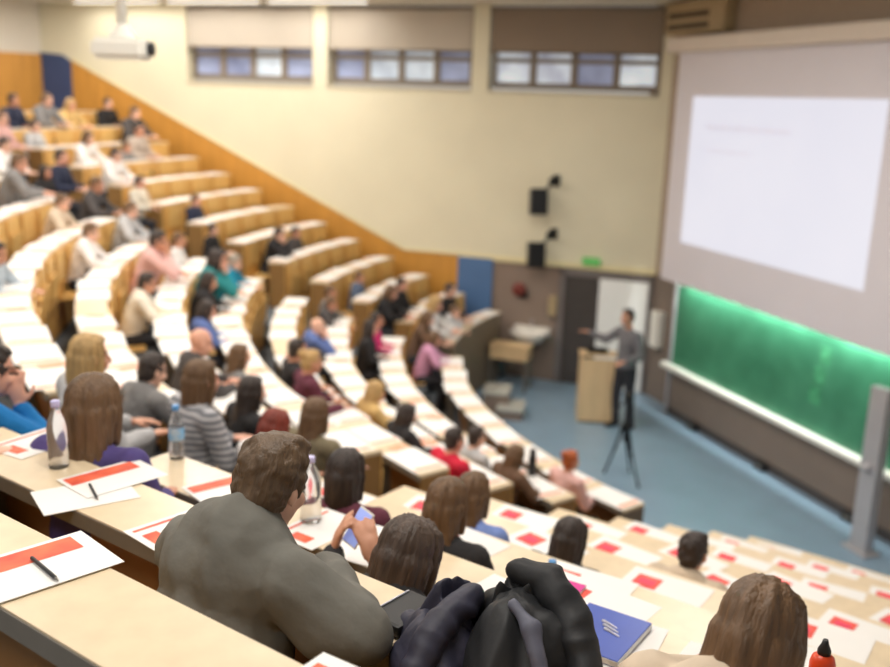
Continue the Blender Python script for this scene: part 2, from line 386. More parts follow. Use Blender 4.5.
# double door in the left wall
dr = structure(empty('door_1', wp(-1.3, 0, .03))); inv = Matrix.Translation(-dr.location) @ WM
bm = bmesh.new()
for a in ((-.46, -.58), (-2.08, -2.14)): box(bm, min(a), max(a), 0, .07, 0, 2.10, mtx=inv)
box(bm, -2.14, -.46, 0, .07, 2.0, 2.12, mtx=inv); bmesh.ops.recalc_face_normals(bm, faces=bm.faces)
obj('door_frame', mesh_from(bm, 'door_frame'), M['doorframe'], dr)
obj('dark_leaf', box_me('dark_leaf', -1.18, -.58, .005, .035, .01, 2.0, mtx=inv), M['dark'], dr)
wl = obj('white_leaf', box_me('white_leaf', -2.06, -1.2, .03, .075, .01, 2.0, mtx=inv, bevel=.004), M['white_door'], dr)
bm = bmesh.new(); capsule(bm, inv @ Vector((-1.28, .10, 1.02)), inv @ Vector((-1.40, .10, 1.02)), .012, .012, 8, 2); capsule(bm, inv @ Vector((-1.28, .06, 1.02)), inv @ Vector((-1.28, .10, 1.02)), .012, .012, 8, 2)
obj('door_handle', mesh_from(bm, 'door_handle'), M['alu'], dr)

# ------------------------------------------------------------------ tiers and stairs
for b in 'CWN':
    bm = bmesh.new(); org = Vector((0, 0, 0))
    for k in range(1, KMAX[b] + 2):
        R0 = RN(b, k) - DP(b, k) + .03 if k <= KMAX[b] else RN(b, KMAX[b]) + TREAD - DP(b, k) + .03
        R1 = R0 + TREAD + .15 if k <= KMAX[b] else R0 + 1.6
        kk = min(k, KMAX[b]); a0, a1 = span(b, kk)
        if b == 'W': a0 -= .34 / R0
        arc_solid(bm, b, R0, R1, a0, a1, max(-.005, FL(k) - RISE - .3), FL(k), org)
    structure(obj('floor_tier', mesh_from(bm, 'floor_tier'), M['tier']))
def stair(name, pa, pb, n, m):
    """steps between two edge lines given per row index as points"""
    bm = bmesh.new()
    for k in range(1, n + 1):
        for h in (0, 1):
            q0, q1 = k - .5 + .5 * h, k + .5 * h
            A0, A1, B0, B1 = pa(q0), pa(q1), pb(q0), pb(q1)
            zt = FL(k) - RISE * .5 * (1 - h); zb = zt - .3
            lo = [bm.verts.new((*p[:2], zb)) for p in (A0, B0, B1, A1)]; hi = [bm.verts.new((*p[:2], zt)) for p in (A0, B0, B1, A1)]
            bm.faces.new(hi); bm.faces.new(lo[::-1])
            for i in range(4): bm.faces.new((lo[i], lo[(i + 1) % 4], hi[(i + 1) % 4], hi[i]))
    bmesh.ops.recalc_face_normals(bm, faces=bm.faces)
    return structure(obj(name, mesh_from(bm, name), m))
def edge_pt(b, k, which):
    kk = max(1, min(KMAX[b], k)); a = [span(b, int(math.floor(kk))), span(b, min(KMAX[b], int(math.floor(kk)) + 1))]
    t = kk - math.floor(kk); ang = a[0][which] * (1 - t) + a[1][which] * t
    R = (RN(b, 1) if b == 'N' else BC[b][2]) + TREAD * (k - 1) - DP(b, k) + .03
    return pol(b, R, ang, 0)
stair('floor_aisle', lambda k: edge_pt('W', k, 1), lambda k: edge_pt('C', k, 0), 13, M['tier'])
stair('floor_aisle', lambda k: edge_pt('C', k, 1), lambda k: edge_pt('N', k, 0), 10, M['tier'])
# pale steps at the foot of the window side aisle
for i, (sx, sy, z) in enumerate(((.90, 15.45, .36), (1.12, 15.15, .18))):
    t = tag(empty('wooden_step', (sx, sy, 0), rad(-8)), ['upper pale grey step at the foot of the aisle', 'lower pale grey step standing on the blue stage floor'][i], 'step')
    obj('tread', box_me('tread', -.22, .22, -.30, .30, z - .04, z, bevel=.008), M['step_light'], t)
    obj('riser', box_me('riser', -.20, .20, -.28, .28, 0, z - .04), M['taupe'], t)

# ------------------------------------------------------------------ desks
ORD = ['', 'first', 'second', 'third', 'fourth', 'fifth', 'sixth', 'seventh', 'eighth', 'ninth', 'tenth', 'eleventh', 'twelfth', 'thirteenth', 'fourteenth']
BLK = {'C': 'middle block', 'W': 'window wing', 'N': 'near block'}
PEOPLE = [
    (-7.8, 17.452, 12, 'W', 0.98, -104.0, 'B', 'short', 'dark', 'navy', 'dark haired person in a navy top, first from the edge on the top row'),
    (-1.035, 0.066, 13, 'W', 0.98, -20.8, 'B', 'short', 'dark', 'navy', 'dark haired person in navy seated on the top row beside one in grey'),
    (-7.503, 17.944, 12, 'W', 1.05, -106.1, 'A', 'short', 'brown', 'grey', 'person in a grey top on the top row next to the blue panel'),
    (-7.308, 18.566, 12, 'W', 0.98, -108.5, 'A', 'bob', 'blond', 'tan', 'fair haired person in tan on the top row under the blue panel'),
    (-6.969, 19.888, 12, 'W', 0.95, -113.6, 'B', 'short', 'dark', 'black', 'dark haired person in black alone on the top row by the wood wall'),
    (-6.395, 19.445, 11, 'W', 1.1, -112.9, 'A', 'short', 'brown', 'charcoal', 'brown haired person in charcoal just below the person in black by the wood wall'),
    (-7.263, 15.764, 11, 'C', 0.99, -97.9, 'B', 'short', 'brown', 'rose', 'person in a rose top at the edge of the upper middle rows'),
    (-7.159, 16.779, 11, 'C', 0.87, -101.6, 'B', 'short', 'dark', 'palegrey', 'dark haired person in a pale grey top high in the middle block'),
    (-6.735, 14.415, 10, 'C', 0.99, -93.0, 'A', 'short', 'dark', 'white', 'dark haired person in white at the edge of the upper middle rows'),
    (-6.079, 13.265, 9, 'C', 1.08, -68.5, 'A', 'short', 'brown', 'grey', 'brown haired person in a mid grey shirt behind a white papered desk'),
    (-6.0, 14.299, 9, 'C', 0.86, -102.7, 'B', 'long', 'dark', 'black', 'long dark haired person in black in the upper middle block'),
    (-5.963, 14.778, 9, 'C', 1.01, -93.9, 'B', 'short', 'dark', 'navy', 'person in a dark navy top in the upper middle rows near the aisle'),
    (-6.445, 16.992, 10, 'W', 1.0, -103.5, 'A', 'bob', 'brown', 'white', 'brown haired person in a white top on an upper row of the window wing'),
    (-5.902, 18.363, 10, 'W', 1.03, -109.6, 'B', 'short', 'dark', 'warmgrey', 'dark haired person in warm grey on a high row of the window wing'),
    (-6.055, 17.908, 10, 'W', 0.84, -108.0, 'A', 'short', 'brown', 'grey', 'person in grey leaning over the desk below the one in warm grey'),
    (-5.796, 16.44, 9, 'W', 1.03, -101.9, 'A', 'short', 'dark', 'white', 'dark haired person in bright white at the aisle end of a window wing row'),
    (-5.128, 15.88, 8, 'W', 0.88, -100.0, 'B', 'short', 'dark', 'cream', 'dark haired person in cream at the aisle end of a window wing desk'),
    (-5.347, 14.218, 8, 'C', 1.01, -92.5, 'A', 'short', 'brown', 'charcoal', 'person in charcoal bent over a middle block desk near the upper aisle'),
    (-4.689, 13.677, 7, 'C', 1.0, -90.2, 'A', 'short', 'brown', 'palegrey', 'flushed person in a pale grey top at the aisle end of a middle row'),
    (-5.272, 12.732, 8, 'C', 0.93, -86.2, 'A', 'short', 'brown', 'beige', 'brown haired person in beige writing at a middle block desk'),
    (-4.543, 11.711, 7, 'C', 0.96, -81.4, 'A', 'short', 'brown', 'white', 'person in a white jumper and dark bottoms leaning on papers in the middle block'),
    (-3.845, 11.97, 6, 'C', 1.1, -82.1, 'C', 'short', 'dark', 'rose', 'dark haired person in pale rose resting over the middle block papers'),
    (-4.309, 8.76, 8, 'C', 0.91, -88.7, 'A', 'short', 'dark', 'paleblue', 'large dark haired person in a pale blue hoodie at the edge of the picture'),
    (-3.204, 12.348, 5, 'C', 1.1, -83.6, 'C', 'bob', 'dark', 'teal', 'dark haired person with a teal top leaning in the middle block'),
    (-3.393, 10.164, 6, 'C', 0.93, -73.3, 'A', 'short', 'dark', 'cream', 'dark haired person in a cream jumper stretched over a middle block desk'),
    (-3.813, 13.321, 6, 'C', 0.88, -88.5, 'B', 'short', 'brown', 'white', 'brown haired person in white at the aisle end of a middle block row'),
    (-4.331, 16.309, 7, 'W', 0.85, -102.7, 'B', 'short', 'brown', 'navy', 'brown haired person in a navy jacket at the aisle end of a window wing row'),
    (-3.781, 15.198, 6, 'W', 0.8, -97.7, 'B', 'short', 'dark', 'black', 'dark haired person in black at the aisle end of the window wing'),
    (-3.156, 13.41, 5, 'C', 0.91, -88.9, 'A', 'short', 'greyhair', 'brightteal', 'grey haired person in a bright teal top at the aisle end of a row'),
    (-3.008, 16.12, 5, 'W', 0.95, -103.3, 'C', 'short', 'dark', 'black', 'dark haired person in black resting chin on hand in the window wing'),
    (-2.735, 16.835, 5, 'W', 0.84, -107.5, 'B', 'short', 'dark', 'charcoal', 'dark haired person in charcoal beside one resting chin on hand'),
    (-3.12, 11.746, 5, 'C', 0.94, -80.5, 'A', 'bob', 'dark', 'black', 'dark haired person in black in the gap behind the teal top'),
    (-2.769, 10.257, 5, 'C', 0.91, -72.9, 'A', 'bob', 'dark', 'denim', 'dark haired person with blue denim sleeves in the middle block'),
    (-1.807, 11.895, 3, 'C', 0.92, -70.1, 'C', 'bald', 'brown', 'denim', 'bald person in a denim blue shirt turned along the row'),
    (-1.799, 14.085, 3, 'C', 0.88, -92.6, 'B', 'short', 'brown', 'grey', 'brown haired person in a dark grey jacket at a low middle row'),
    (-1.819, 13.605, 3, 'C', 0.87, -92.4, 'A', 'short', 'brown', 'charcoal', 'person in charcoal beside the dark grey jacket on a low middle row'),
    (-1.523, 15.812, 3, 'W', 0.82, -103.6, 'B', 'short', 'brown', 'slate', 'person in a slate blue shirt on a low window wing row by the wall'),
    (-1.082, 15.279, 2, 'W', 0.99, -100.7, 'A', 'bob', 'brown', 'black', 'brown haired person in black low in the window wing'),
    (-0.838, 16.016, 2, 'W', 0.93, -106.0, 'B', 'short', 'dark', 'black', 'dark haired person in black low in the window wing beside the wood wall'),
    (-0.388, 15.164, 1, 'W', 1.1, -100.8, 'A', 'bob', 'blond', 'white', 'fair person in white low in the window wing'),
    (-0.467, 14.691, 1, 'W', 0.98, -99.0, 'A', 'bob', 'brown', 'brown', 'brown haired person in a brown top near the front of the window wing'),
    (-0.025, 16.446, 1, 'W', 1.02, -110.8, 'B', 'short', 'dark', 'black', 'dark haired person in black seated before the blue wall panel'),
    (-0.025, 15.967, 1, 'W', 0.88, -109.1, 'C', 'short', 'brown', 'palegrey', 'person in pale grey leaning on the front window wing desk'),
    (-0.334, 13.671, 1, 'C', 0.92, -90.3, 'A', 'bob', 'brown', 'pink', 'brown haired person in a pink top at the aisle end of the second middle row'),
    (-1.059, 13.248, 2, 'C', 0.93, -87.6, 'B', 'short', 'dark', 'magenta', 'dark haired person with a magenta top in the low middle rows'),
    (-1.097, 12.771, 2, 'C', 0.93, -85.2, 'B', 'long', 'dark', 'black', 'long dark haired person in black in the low middle rows'),
    (-1.331, 8.776, 4, 'C', 0.97, -62.9, 'B', 'bun', 'blond', 'maroon', 'blond person with a bun and maroon top in the middle block'),
    (-1.53, 9.202, 4, 'C', 0.97, -65.5, 'B', 'short', 'dark', 'black', 'dark haired person in black beside the blond bun'),
    (-0.828, 9.095, 3, 'C', 0.93, -63.2, 'A', 'long', 'blond', 'tan', 'light brown haired person between two lower middle desks'),
    (-0.482, 8.476, 3, 'C', 0.91, -59.2, 'A', 'bob', 'dark', 'black', 'dark haired person in black low over papers in the lower middle rows'),
    (-1.885, 8.235, 5, 'C', 0.9, -61.8, 'B', 'long', 'brown', 'grey', 'long brown haired person in grey in the centre of the middle block'),
    (-2.134, 7.482, 6, 'C', 0.97, -59.2, 'A', 'bald', 'brown', 'charcoal', 'bald person seen from behind above the striped shirt'),
    (-1.465, 5.294, 7, 'C', 0.99, -49.1, 'B', 'bob', 'brown', 'stripe', 'brown haired person in a grey striped shirt seen from behind'),
    (-1.368, 6.24, 6, 'C', 0.92, -52.2, 'B', 'long', 'dark', 'black', 'long dark haired person in the middle block above the red hair'),
    (-1.994, 5.846, 7, 'C', 0.93, -42.5, 'A', 'short', 'dark', 'grey', 'short dark haired person in grey leaning at a row end by the aisle'),
    (-1.911, 4.786, 8, 'C', 0.98, -48.7, 'B', 'bob', 'blond', 'palegrey', 'blond bobbed person in pale grey seen from behind'),
    (0.041, 7.671, 3, 'C', 0.92, -53.7, 'B', 'short', 'dark', 'scarlet', 'dark haired person in a scarlet top'),
    (0.261, 8.632, 2, 'C', 0.89, -57.7, 'B', 'short', 'dark', 'palegrey', 'dark haired person in pale grey beside the scarlet top'),
    (0.531, 8.235, 2, 'C', 0.9, -56.8, 'A', 'bob', 'brown', 'brown', 'brown haired person in brown near the front row beside a white cup'),
    (1.194, 8.826, 1, 'C', 0.88, -55.4, 'B', 'bun', 'ginger', 'rose', 'ginger haired person with a bun and pale pink top at the front row'),
    (-1.298, 3.282, 9, 'N', 0.94, -16.0, 'B', 'long', 'brown', 'purple', 'long wavy brown haired person in purple by the clear water bottle'),
    (-1.035, 4.996, 7, 'N', 0.88, -36.0, 'A', 'bob', 'red', 'white', 'red haired person in white seen from behind'),
    (-0.855, 5.784, 6, 'N', 0.92, -36.0, 'B', 'long', 'brown', 'olive', 'long light brown haired person in olive beside the red hair'),
    (-0.42, 3.663, 8, 'N', 0.86, -21.0, 'B', 'bob', 'dark', 'maroon', 'dark haired person in maroon turning beside the large clear bottle'),
    (-0.569, 2.099, 10, 'N', 0.97, -34.0, 'E', 'short', 'umber', 'greygreen', 'brown haired person in a loose grey sweater hunched over the desk'),
    (-0.019, 3.4, 8, 'N', 0.86, -36.0, 'B', 'long', 'brown', 'black', 'brown haired person in black with lighter hair ends'),
    (0.106, 4.147, 7, 'N', 0.86, -36.0, 'B', 'long', 'brown', 'blue', 'long brown haired person in a light blue shirt'),
    (-0.207, 2.495, 9, 'N', 0.93, -36.0, 'P', 'bob', 'darkbrown', 'black', 'dark brown bobbed person in black holding a phone beside the grey sweater'),
    (0.491, 3.861, 7, 'N', 0.82, -36.0, 'A', 'bob', 'dark', 'black', 'black haired person bent over the near block desk'),
    (1.155, 4.249, 6, 'N', 0.85, -36.0, 'A', 'short', 'dark', 'beige', 'dark haired person low among the near block papers'),
    (0.505, 1.572, 10, 'N', 0.97, -36.0, 'L', 'long', 'brown', 'beige', 'long brown haired person seen from behind near the orange bottle'),
    (-2.11, 3.88, 9, 'C', 0.95, -46.5, 'C', 'short', 'dark', 'azure', 'person in azure blue with a raised forearm at the edge by the water bottle'),
    (-1.97, 3.02, 10, 'N', 0.95, -44.0, 'A', 'short', 'brown', 'beige', 'person in a beige top whose arm reaches over the desk from the picture edge')]
occupied = [(p[0], p[1], p[2]) for p in PEOPLE]
# folding seat: shared meshes
def seat_shapes():
    bm = bmesh.new(); n = 6
    def slab(f, th):
        g = []
        for i in range(n + 1):
            x = -.21 + .42 * i / n; g.append([bm.verts.new(p) for p in f(x, th)])
        for a, c in zip(g, g[1:]):
            for j in range(4): bm.faces.new((a[j], a[(j + 1) % 4], c[(j + 1) % 4], c[j]))
        bm.faces.new(g[0][::-1]); bm.faces.new(g[-1])
    up_ = lambda x, t: ((x, -.02 - t - .1 * x * x * 2, .42), (x, -.02 - .1 * x * x * 2, .42), (x, -.05 - .1 * x * x * 2, .80), (x, -.05 - t - .1 * x * x * 2, .80))
    slab(up_, .02); bmesh.ops.recalc_face_normals(bm, faces=bm.faces); folded = mesh_from(bm, 'seat_folded')
    bm = bmesh.new()
    dn = lambda x, t: ((x, -.36, .43 + x * x * .5), (x, -.02, .41 + x * x * .5), (x, -.02, .41 + t + x * x * .5), (x, -.36, .43 + t + x * x * .5))
    slab(dn, .02); bmesh.ops.recalc_face_normals(bm, faces=bm.faces); down = mesh_from(bm, 'seat_down')
    bm = bmesh.new()
    bk = lambda x, t: ((x, -.015 - t, .62), (x, -.015, .62), (x, -.015, .98), (x, -.015 - t, .98))
    slab(bk, .018); bmesh.ops.recalc_face_normals(bm, faces=bm.faces); back = mesh_from(bm, 'seat_back')
    for me in (folded, down, back): me.materials.append(M['ochre_seat'])
    return folded, down, back
SEAT_UP, SEAT_DN, SEAT_BACK = seat_shapes()
post_me = box_me('desk_leg', -.02, .02, -.05, .05, 0, .72, bevel=.006); post_me.materials.append(M['steel'])
SEATS = []   # (block, k, angle): a place at desk k
for b in 'CWN':
    for k in range(1, KMAX[b] + 1):
        a0, a1 = span(b, k); Rn = RN(b, k); Rf = Rn - DP(b, k); z = ZD(k)
        n = max(2, int((a1 - a0) * AL(b, Rn - .2) / .60)); angs = [a0 + (a1 - a0) * (i + .5) / n for i in range(n)]
        if not any(in_view(pol(b, Rn, a, z), .15) for a in angs + [a0, a1]): continue
        am = (a0 + a1) / 2; org = pol(b, Rn - DP(b, k) / 2, am, FL(k))
        lab = {'C': 'curved beech topped desk, %s from the stage in the middle block' % ORD[k], 'W': 'straight looking beech topped desk, %s from the stage in the window wing' % ORD[k],
               'N': 'pale beech topped desk, %s from the stage in the near block' % ORD[k]}[b]
        t = tag(empty('lecture_desk', org), lab, 'desk', 'fixed lecture desks of the ' + BLK[b])
        bm = bmesh.new(); arc_solid(bm, b, Rf, Rn, a0, a1, z - .03, z, org); obj('desk_top', mesh_from(bm, 'desk_top'), M['laminate'], t)
        bm = bmesh.new(); arc_solid(bm, b, Rn - .012, Rn + .004, a0, a1, z - .055, z - .004, org); obj('edge_band', mesh_from(bm, 'edge_band'), M['edge'], t)
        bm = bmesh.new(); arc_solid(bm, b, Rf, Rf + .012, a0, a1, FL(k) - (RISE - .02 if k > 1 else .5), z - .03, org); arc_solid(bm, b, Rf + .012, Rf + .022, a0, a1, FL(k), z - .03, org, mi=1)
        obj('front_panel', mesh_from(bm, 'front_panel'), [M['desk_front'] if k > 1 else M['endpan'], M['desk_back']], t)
        for s, a in ((1, a0), (-1, a1)):
            bm = bmesh.new(); e = .03 / AL(b, Rn)
            arc_solid(bm, b, Rf + .01, Rn - .02, min(a, a + s * e), max(a, a + s * e), FL(k), z - .03, org); obj('end_panel', mesh_from(bm, 'end_panel'), M['endpan' if b == 'N' or k == 1 else 'endpan_wood'], t)
        for i in range(0, n + 1, 2):
            a = a0 + (a1 - a0) * i / n; a = min(max(a, a0 + .1 / AL(b, Rn)), a1 - .1 / AL(b, Rn)); p = pol(b, Rn - .09, a, FL(k))
            if in_view(p, .1): obj('leg', post_me, None, t, p - org, (0, 0, AO(b, a) + PI / 2))
        # the folding seats hung on the front of this desk serve the row before it
        if k > 1:
            for a in angs:
                p = pol(b, Rf, a, FL(k - 1))
                if not in_view(p + Vector((0, 0, .6)), .05): continue
                near = any(kk == k - 1 and math.hypot(x - p.x, y - p.y) < .55 for x, y, kk in occupied)
                obj('seat', SEAT_DN if near else SEAT_UP, None, t, p - org, (0, 0, AO(b, a) + PI / 2 + PI))
                obj('backrest', SEAT_BACK, None, t, p - org, (0, 0, AO(b, a) + PI / 2 + PI))
        for a in angs: SEATS.append((b, k, a))

# ------------------------------------------------------------------ people
HEAD = {'A': ((0, .20, 1.17), .30), 'B': ((0, .10, 1.24), .08), 'C': ((.02, .22, 1.16), .22), 'D': ((0, .13, 1.20), .25), 'L': ((0, .27, 1.02), .42), 'P': ((0, .22, 1.04), .38), 'E': ((.0, .27, 1.10), .34), 'S': ((0, .05, 1.66), .05)}
def V(*a): return Vector(a)
def mirror(p): return V(-p[0], p[1], p[2])
POSE = {
 'A': dict(chest=V(0, .12, .93), neck=V(0, .15, 1.05), sh=V(.185, .13, 1.0), el=(V(.26, .27, .80), V(.27, .27, .80)), wr=(V(.10, .44, .785), V(.13, .46, .785)), hd=(V(-.45, 1, -.05), V(.3, 1, -.05))),
 'B': dict(chest=V(0, .05, .96), neck=V(0, .06, 1.10), sh=V(.19, .05, 1.05), el=(V(.25, .12, .80), V(.25, .12, .80)), wr=(V(.13, .36, .79), V(.13, .36, .79)), hd=(V(-.2, 1, -.05), V(.2, 1, -.05))),
 'C': dict(chest=V(0, .13, .93), neck=V(.01, .16, 1.05), sh=V(.185, .14, 1.0), el=(V(.17, .40, .80), V(.27, .28, .80)), wr=(V(.075, .31, .99), V(.02, .46, .785)), hd=(V(-.12, -.05, 1), V(.8, .5, -.05))),
 'D': dict(chest=V(0, .07, .95), neck=V(0, .09, 1.08), sh=V(.185, .08, 1.03), el=(V(.25, .24, .80), V(.24, .26, .80)), wr=(V(.08, .42, .96), V(.07, .44, .90)), hd=(V(-.25, .2, 1), V(.3, .3, .9))),
 'L': dict(chest=V(0, .15, .84), neck=V(0, .20, .93), sh=V(.18, .17, .89), el=(V(.25, .30, .79), V(.26, .30, .79)), wr=(V(.10, .46, .785), V(.13, .48, .785)), hd=(V(-.45, 1, -.05), V(.3, 1, -.05))),
 'P': dict(chest=V(0, .12, .85), neck=V(0, .16, .94), sh=V(.18, .13, .90), el=(V(.16, .36, .80), V(.33, .20, .80)), wr=(V(-.26, .37, .88), V(.455, .36, .87)), hd=(V(-.5, .1, .8), V(.3, .1, 1))),
 'E': dict(chest=V(0, .13, .91), neck=V(.0, .20, 1.03), sh=V(.195, .12, .94), el=(V(.34, .19, .83), V(.22, .34, .80)), wr=(V(.06, .38, .80), V(.18, .42, .80)), hd=(V(-1, .25, -.05), V(1, .05, -.05))),
 'S': dict(chest=V(0, .0, 1.32), neck=V(0, .01, 1.47), sh=V(.19, 0, 1.42), el=(V(.33, .14, 1.27), V(.25, -.02, 1.13)), wr=(V(.50, .32, 1.36), V(.22, .22, 1.08)), hd=(V(1, .5, .05), V(0, 1, -.1))),
}
def head_matrix(pose):
    c, pt = HEAD[pose]; return Matrix.Translation(c) @ Matrix.Rotation(-pt, 4, 'X')
def hand(bm, w, d, n, side):
    d = d.normalized(); s = d.cross(n).normalized(); n = s.cross(d).normalized()
    R3 = Matrix((s, d, n)).transposed()
    ellipsoid(bm, w + d * .052, (.040, .056, .017), R3.to_quaternion(), 14)
    for off, L, rr, cu in ((-.031, .062, .0092, .30), (-.0105, .076, .0098, .22), (.0105, .080, .0098, .2), (.031, .072, .0095, .26)):
        off *= side
        b = w + d * .092 + s * off; dd = (d + s * off * 4).normalized()
        m = b + dd * L * .5 - n * L * .12; t = m + dd * L * .42 - n * L * cu
        capsule(bm, b - dd * .02, m, rr * 1.05, rr, 8, 3); capsule(bm, m, t, rr, rr * .85, 8, 3)
    b = w + d * .028 + s * .030 * side; m = b + (d * .6 + s * side * .75 - n * .2).normalized() * .042; t = m + (d * .9 + s * side * .25 - n * .15).normalized() * .034
    capsule(bm, b, m, .0135, .011, 8, 3); capsule(bm, m, t, .011, .009, 8, 3)
def head_shapes(bm, H):
    def E(c, r): 
        q = H.to_quaternion(); ellipsoid(bm, H @ V(*c), r, q, 20)
    def K(a, b, r1, r2): capsule(bm, H @ V(*a), H @ V(*b), r1, r2, 10, 3)
    E((0, -.014, .032), (.074, .094, .088)); E((0, .022, -.042), (.057, .066, .078)); E((0, .058, -.098), (.024, .024, .020))
    K((0, .094, .004), (0, .112, -.030), .009, .013); K((-.012, .094, -.034), (.012, .094, -.034), .010, .010)
    K((-.035, .074, .026), (.035, .074, .026), .012, .012)
    E((0, .084, -.064), (.024, .014, .013)); E((.034, .062, -.03), (.024, .026, .026)); E((-.034, .062, -.03), (.024, .026, .026))
    for s in (1, -1): E((s * .075, -.006, -.012), (.011, .021, .031))
def body_mesh(pose):
    P = POSE[pose]; bm = bmesh.new(); H = head_matrix(pose); stand = pose == 'S'
    pel = V(0, 0, .92) if stand else V(0, 0, .53)
    head_shapes(bm, H)
    nb = H @ V(0, -.02, -.05); capsule(bm, P['neck'] + V(0, -.02, -.03), nb, .058, .052)
    ellipsoid(bm, P['chest'], (.155, .10, .17)); capsule(bm, pel + V(0, .0, .04), P['chest'], .115, .12); ellipsoid(bm, pel, (.165, .12, .11))
    capsule(bm, P['neck'] + V(0, -.01, -.02), P['chest'], .065, .12)
    for i, s in ((0, 1), (1, -1)):
        sh = V(s * P['sh'].x * (.80 if pose == 'E' and s < 0 else 1), P['sh'].y, P['sh'].z - (.03 if pose == 'E' and s < 0 else 0)); el = V(s * P['el'][i].x, *P['el'][i][1:]); wr = V(s * P['wr'][i].x, *P['wr'][i][1:]); hd = V(s * P['hd'][i].x, *P['hd'][i][1:]) if s == 1 else V(-P['hd'][i].x * -1 if False else P['hd'][i].x, *P['hd'][i][1:])
        capsule(bm, P['neck'] + V(0, -.01, -.06), sh, .06, .056); capsule(bm, sh, el, .053, .042); capsule(bm, el, wr, .043, .028)
        up_n = V(0, 0, 1) if abs(hd.normalized().z) < .6 else V(s * .7, -.6, 0)
        if pose == 'S' and i == 0: up_n = V(0, -.3, 1)
        hand(bm, wr, hd, up_n, -s if abs(hd.normalized().z) < .6 else s)
        if stand:
            hp = V(s * .09, 0, .90); kn = V(s * .10, .02 + .04 * s, .50); an = V(s * .11, -.02 + .05 * s, .09); toe = an + V(0, .15, -.05)
        else:
            hp = V(s * .09, .0, .52); kn = V(s * .12, .38, .50); an = V(s * .12, .30, .09); toe = an + V(0, .15, -.05)
        capsule(bm, hp, kn, .085, .058); capsule(bm, kn, an, .055, .038); capsule(bm, an + V(0, -.02, -.05), toe, .036, .030)
    me = remeshed(bm, 'body ' + pose, .0085, 3)
    Hi = H.inverted()
    for p in me.polygons:
        c = Hi @ p.center; mi = 0
        if c.y > .05:
            ax = abs(c.x)
            if ((ax - .031) / .0105) ** 2 + ((c.z - .000) / .0065) ** 2 < 1: mi = 1
            elif ((ax - .033) / .018) ** 2 + ((c.z - .029) / .0042) ** 2 < 1: mi = 1
            elif (c.x / .026) ** 2 + ((c.z + .064) / .011) ** 2 < 1: mi = 2
        p.material_index = mi
    for m in (SKIN[0], M['eye'], M['lip']): me.materials.append(m)
    return me
def shirt_mesh(pose, loose=1.0):
    P = POSE[pose]; bm = bmesh.new(); stand = pose == 'S'; g = .013 * loose
    pel = V(0, 0, .98) if stand else V(0, 0, .56); ch = P['chest']
    ellipsoid(bm, ch, (.155 + g * 1.6, .10 + g * 1.6, .172 + g)); capsule(bm, pel, ch, .135 + g, .128 + g); ellipsoid(bm, pel + V(0, .0, -.02), (.165 + g, .125 + g, .10))
    capsule(bm, P['neck'] + V(0, -.02, -.055), ch, .062 + g * .6, .125 + g)
    if pose == 'E':
        ellipsoid(bm, ch + V(0, -.03, -.01), (.205, .125, .15)); ellipsoid(bm, ch + V(0, -.07, -.17), (.205, .15, .19)); capsule(bm, V(0, .10, .985), V(0, .175, 1.03), .08, .072)
        capsule(bm, V(.03, .12, .99), V(.19, .12, .935), .075, .072); capsule(bm, V(-.03, .12, .985), V(-.165, .14, .92), .072, .062)
        capsule(bm, V(.20, .11, .925), V(.34, .18, .825), .086, .092); capsule(bm, V(.34, .18, .825), V(.10, .36, .815), .088, .066); capsule(bm, V(-.165, .15, .90), V(-.20, .33, .80), .06, .065)
    for i, s in ((0, 1), (1, -1)):
        sh = V(s * P['sh'].x * (.85 if pose == 'E' and s < 0 else 1), P['sh'].y, P['sh'].z - (.02 if pose == 'E' and s < 0 else 0)); el = V(s * P['el'][i].x, *P['el'][i][1:]); wr = V(s * P['wr'][i].x, *P['wr'][i][1:])
        capsule(bm, P['neck'] + V(s * .03, -.02, -.065), sh, .062 + g * .5, .058 + g); capsule(bm, sh, el, .056 + g * 1.3, .046 + g * 1.3)
        w2 = el + (wr - el) * .90; capsule(bm, el, w2, .047 + g * 1.2, .034 + g * .8)
    me = remeshed(bm, 'shirt ' + pose, .0095, 4, (.0055 if pose != 'E' else .0015) * loose, 11, ord(pose))
    if pose == 'E':   # loose knit: long soft folds from neck to elbow
        nv = [v.normal.copy() for v in me.vertices]; cv = [v.co.copy() for v in me.vertices]
        for v, nn, q in zip(me.vertices, nv, cv):
            w = q.x * .8 + q.z * .6
            f = noise.noise(Vector((w * 8, (q.z - q.x) * 2.2, q.y * 3))); g2 = noise.noise(Vector((w * 15 + 4, (q.z - q.x) * 4, q.y * 5)))
            v.co = q + nn * (.021 * (.80 - 2 * math.sqrt(f * f + .004)) + .008 * (.6 - 2 * math.sqrt(g2 * g2 + .01)))
    return me
def trousers_mesh(pose):
    bm = bmesh.new(); stand = pose == 'S'; pel = V(0, 0, .93) if stand else V(0, 0, .52)
    ellipsoid(bm, pel, (.178, .132, .115))
    for s in (1, -1):
        if stand:
            hp = V(s * .09, 0, .90); kn = V(s * .10, .02 + .04 * s, .50); an = V(s * .11, -.02 + .05 * s, .10)
        else:
            hp = V(s * .09, .0, .52); kn = V(s * .12, .38, .50); an = V(s * .12, .30, .10)
        capsule(bm, hp, kn, .10, .072); capsule(bm, kn, an, .070, .056)
    me = remeshed(bm, 'trousers ' + pose, .011, 4, .005, 12, 3); me.materials.append(CLOTH['trousers']); return me
def shoe_mesh(pose, s):
    bm = bmesh.new(); stand = pose == 'S'
    an = V(s * .11, -.02 + .05 * s, .09) if stand else V(s * .12, .30, .09)
    capsule(bm, an + V(0, -.035, -.045), an + V(0, .155, -.052), .042, .036); capsule(bm, an, an + V(0, .06, -.045), .044, .036)
    me = remeshed(bm, 'shoe', .01, 3)
    for v in me.vertices: v.co.z = max(v.co.z, .0)
    me.materials.append(M['black']); return me
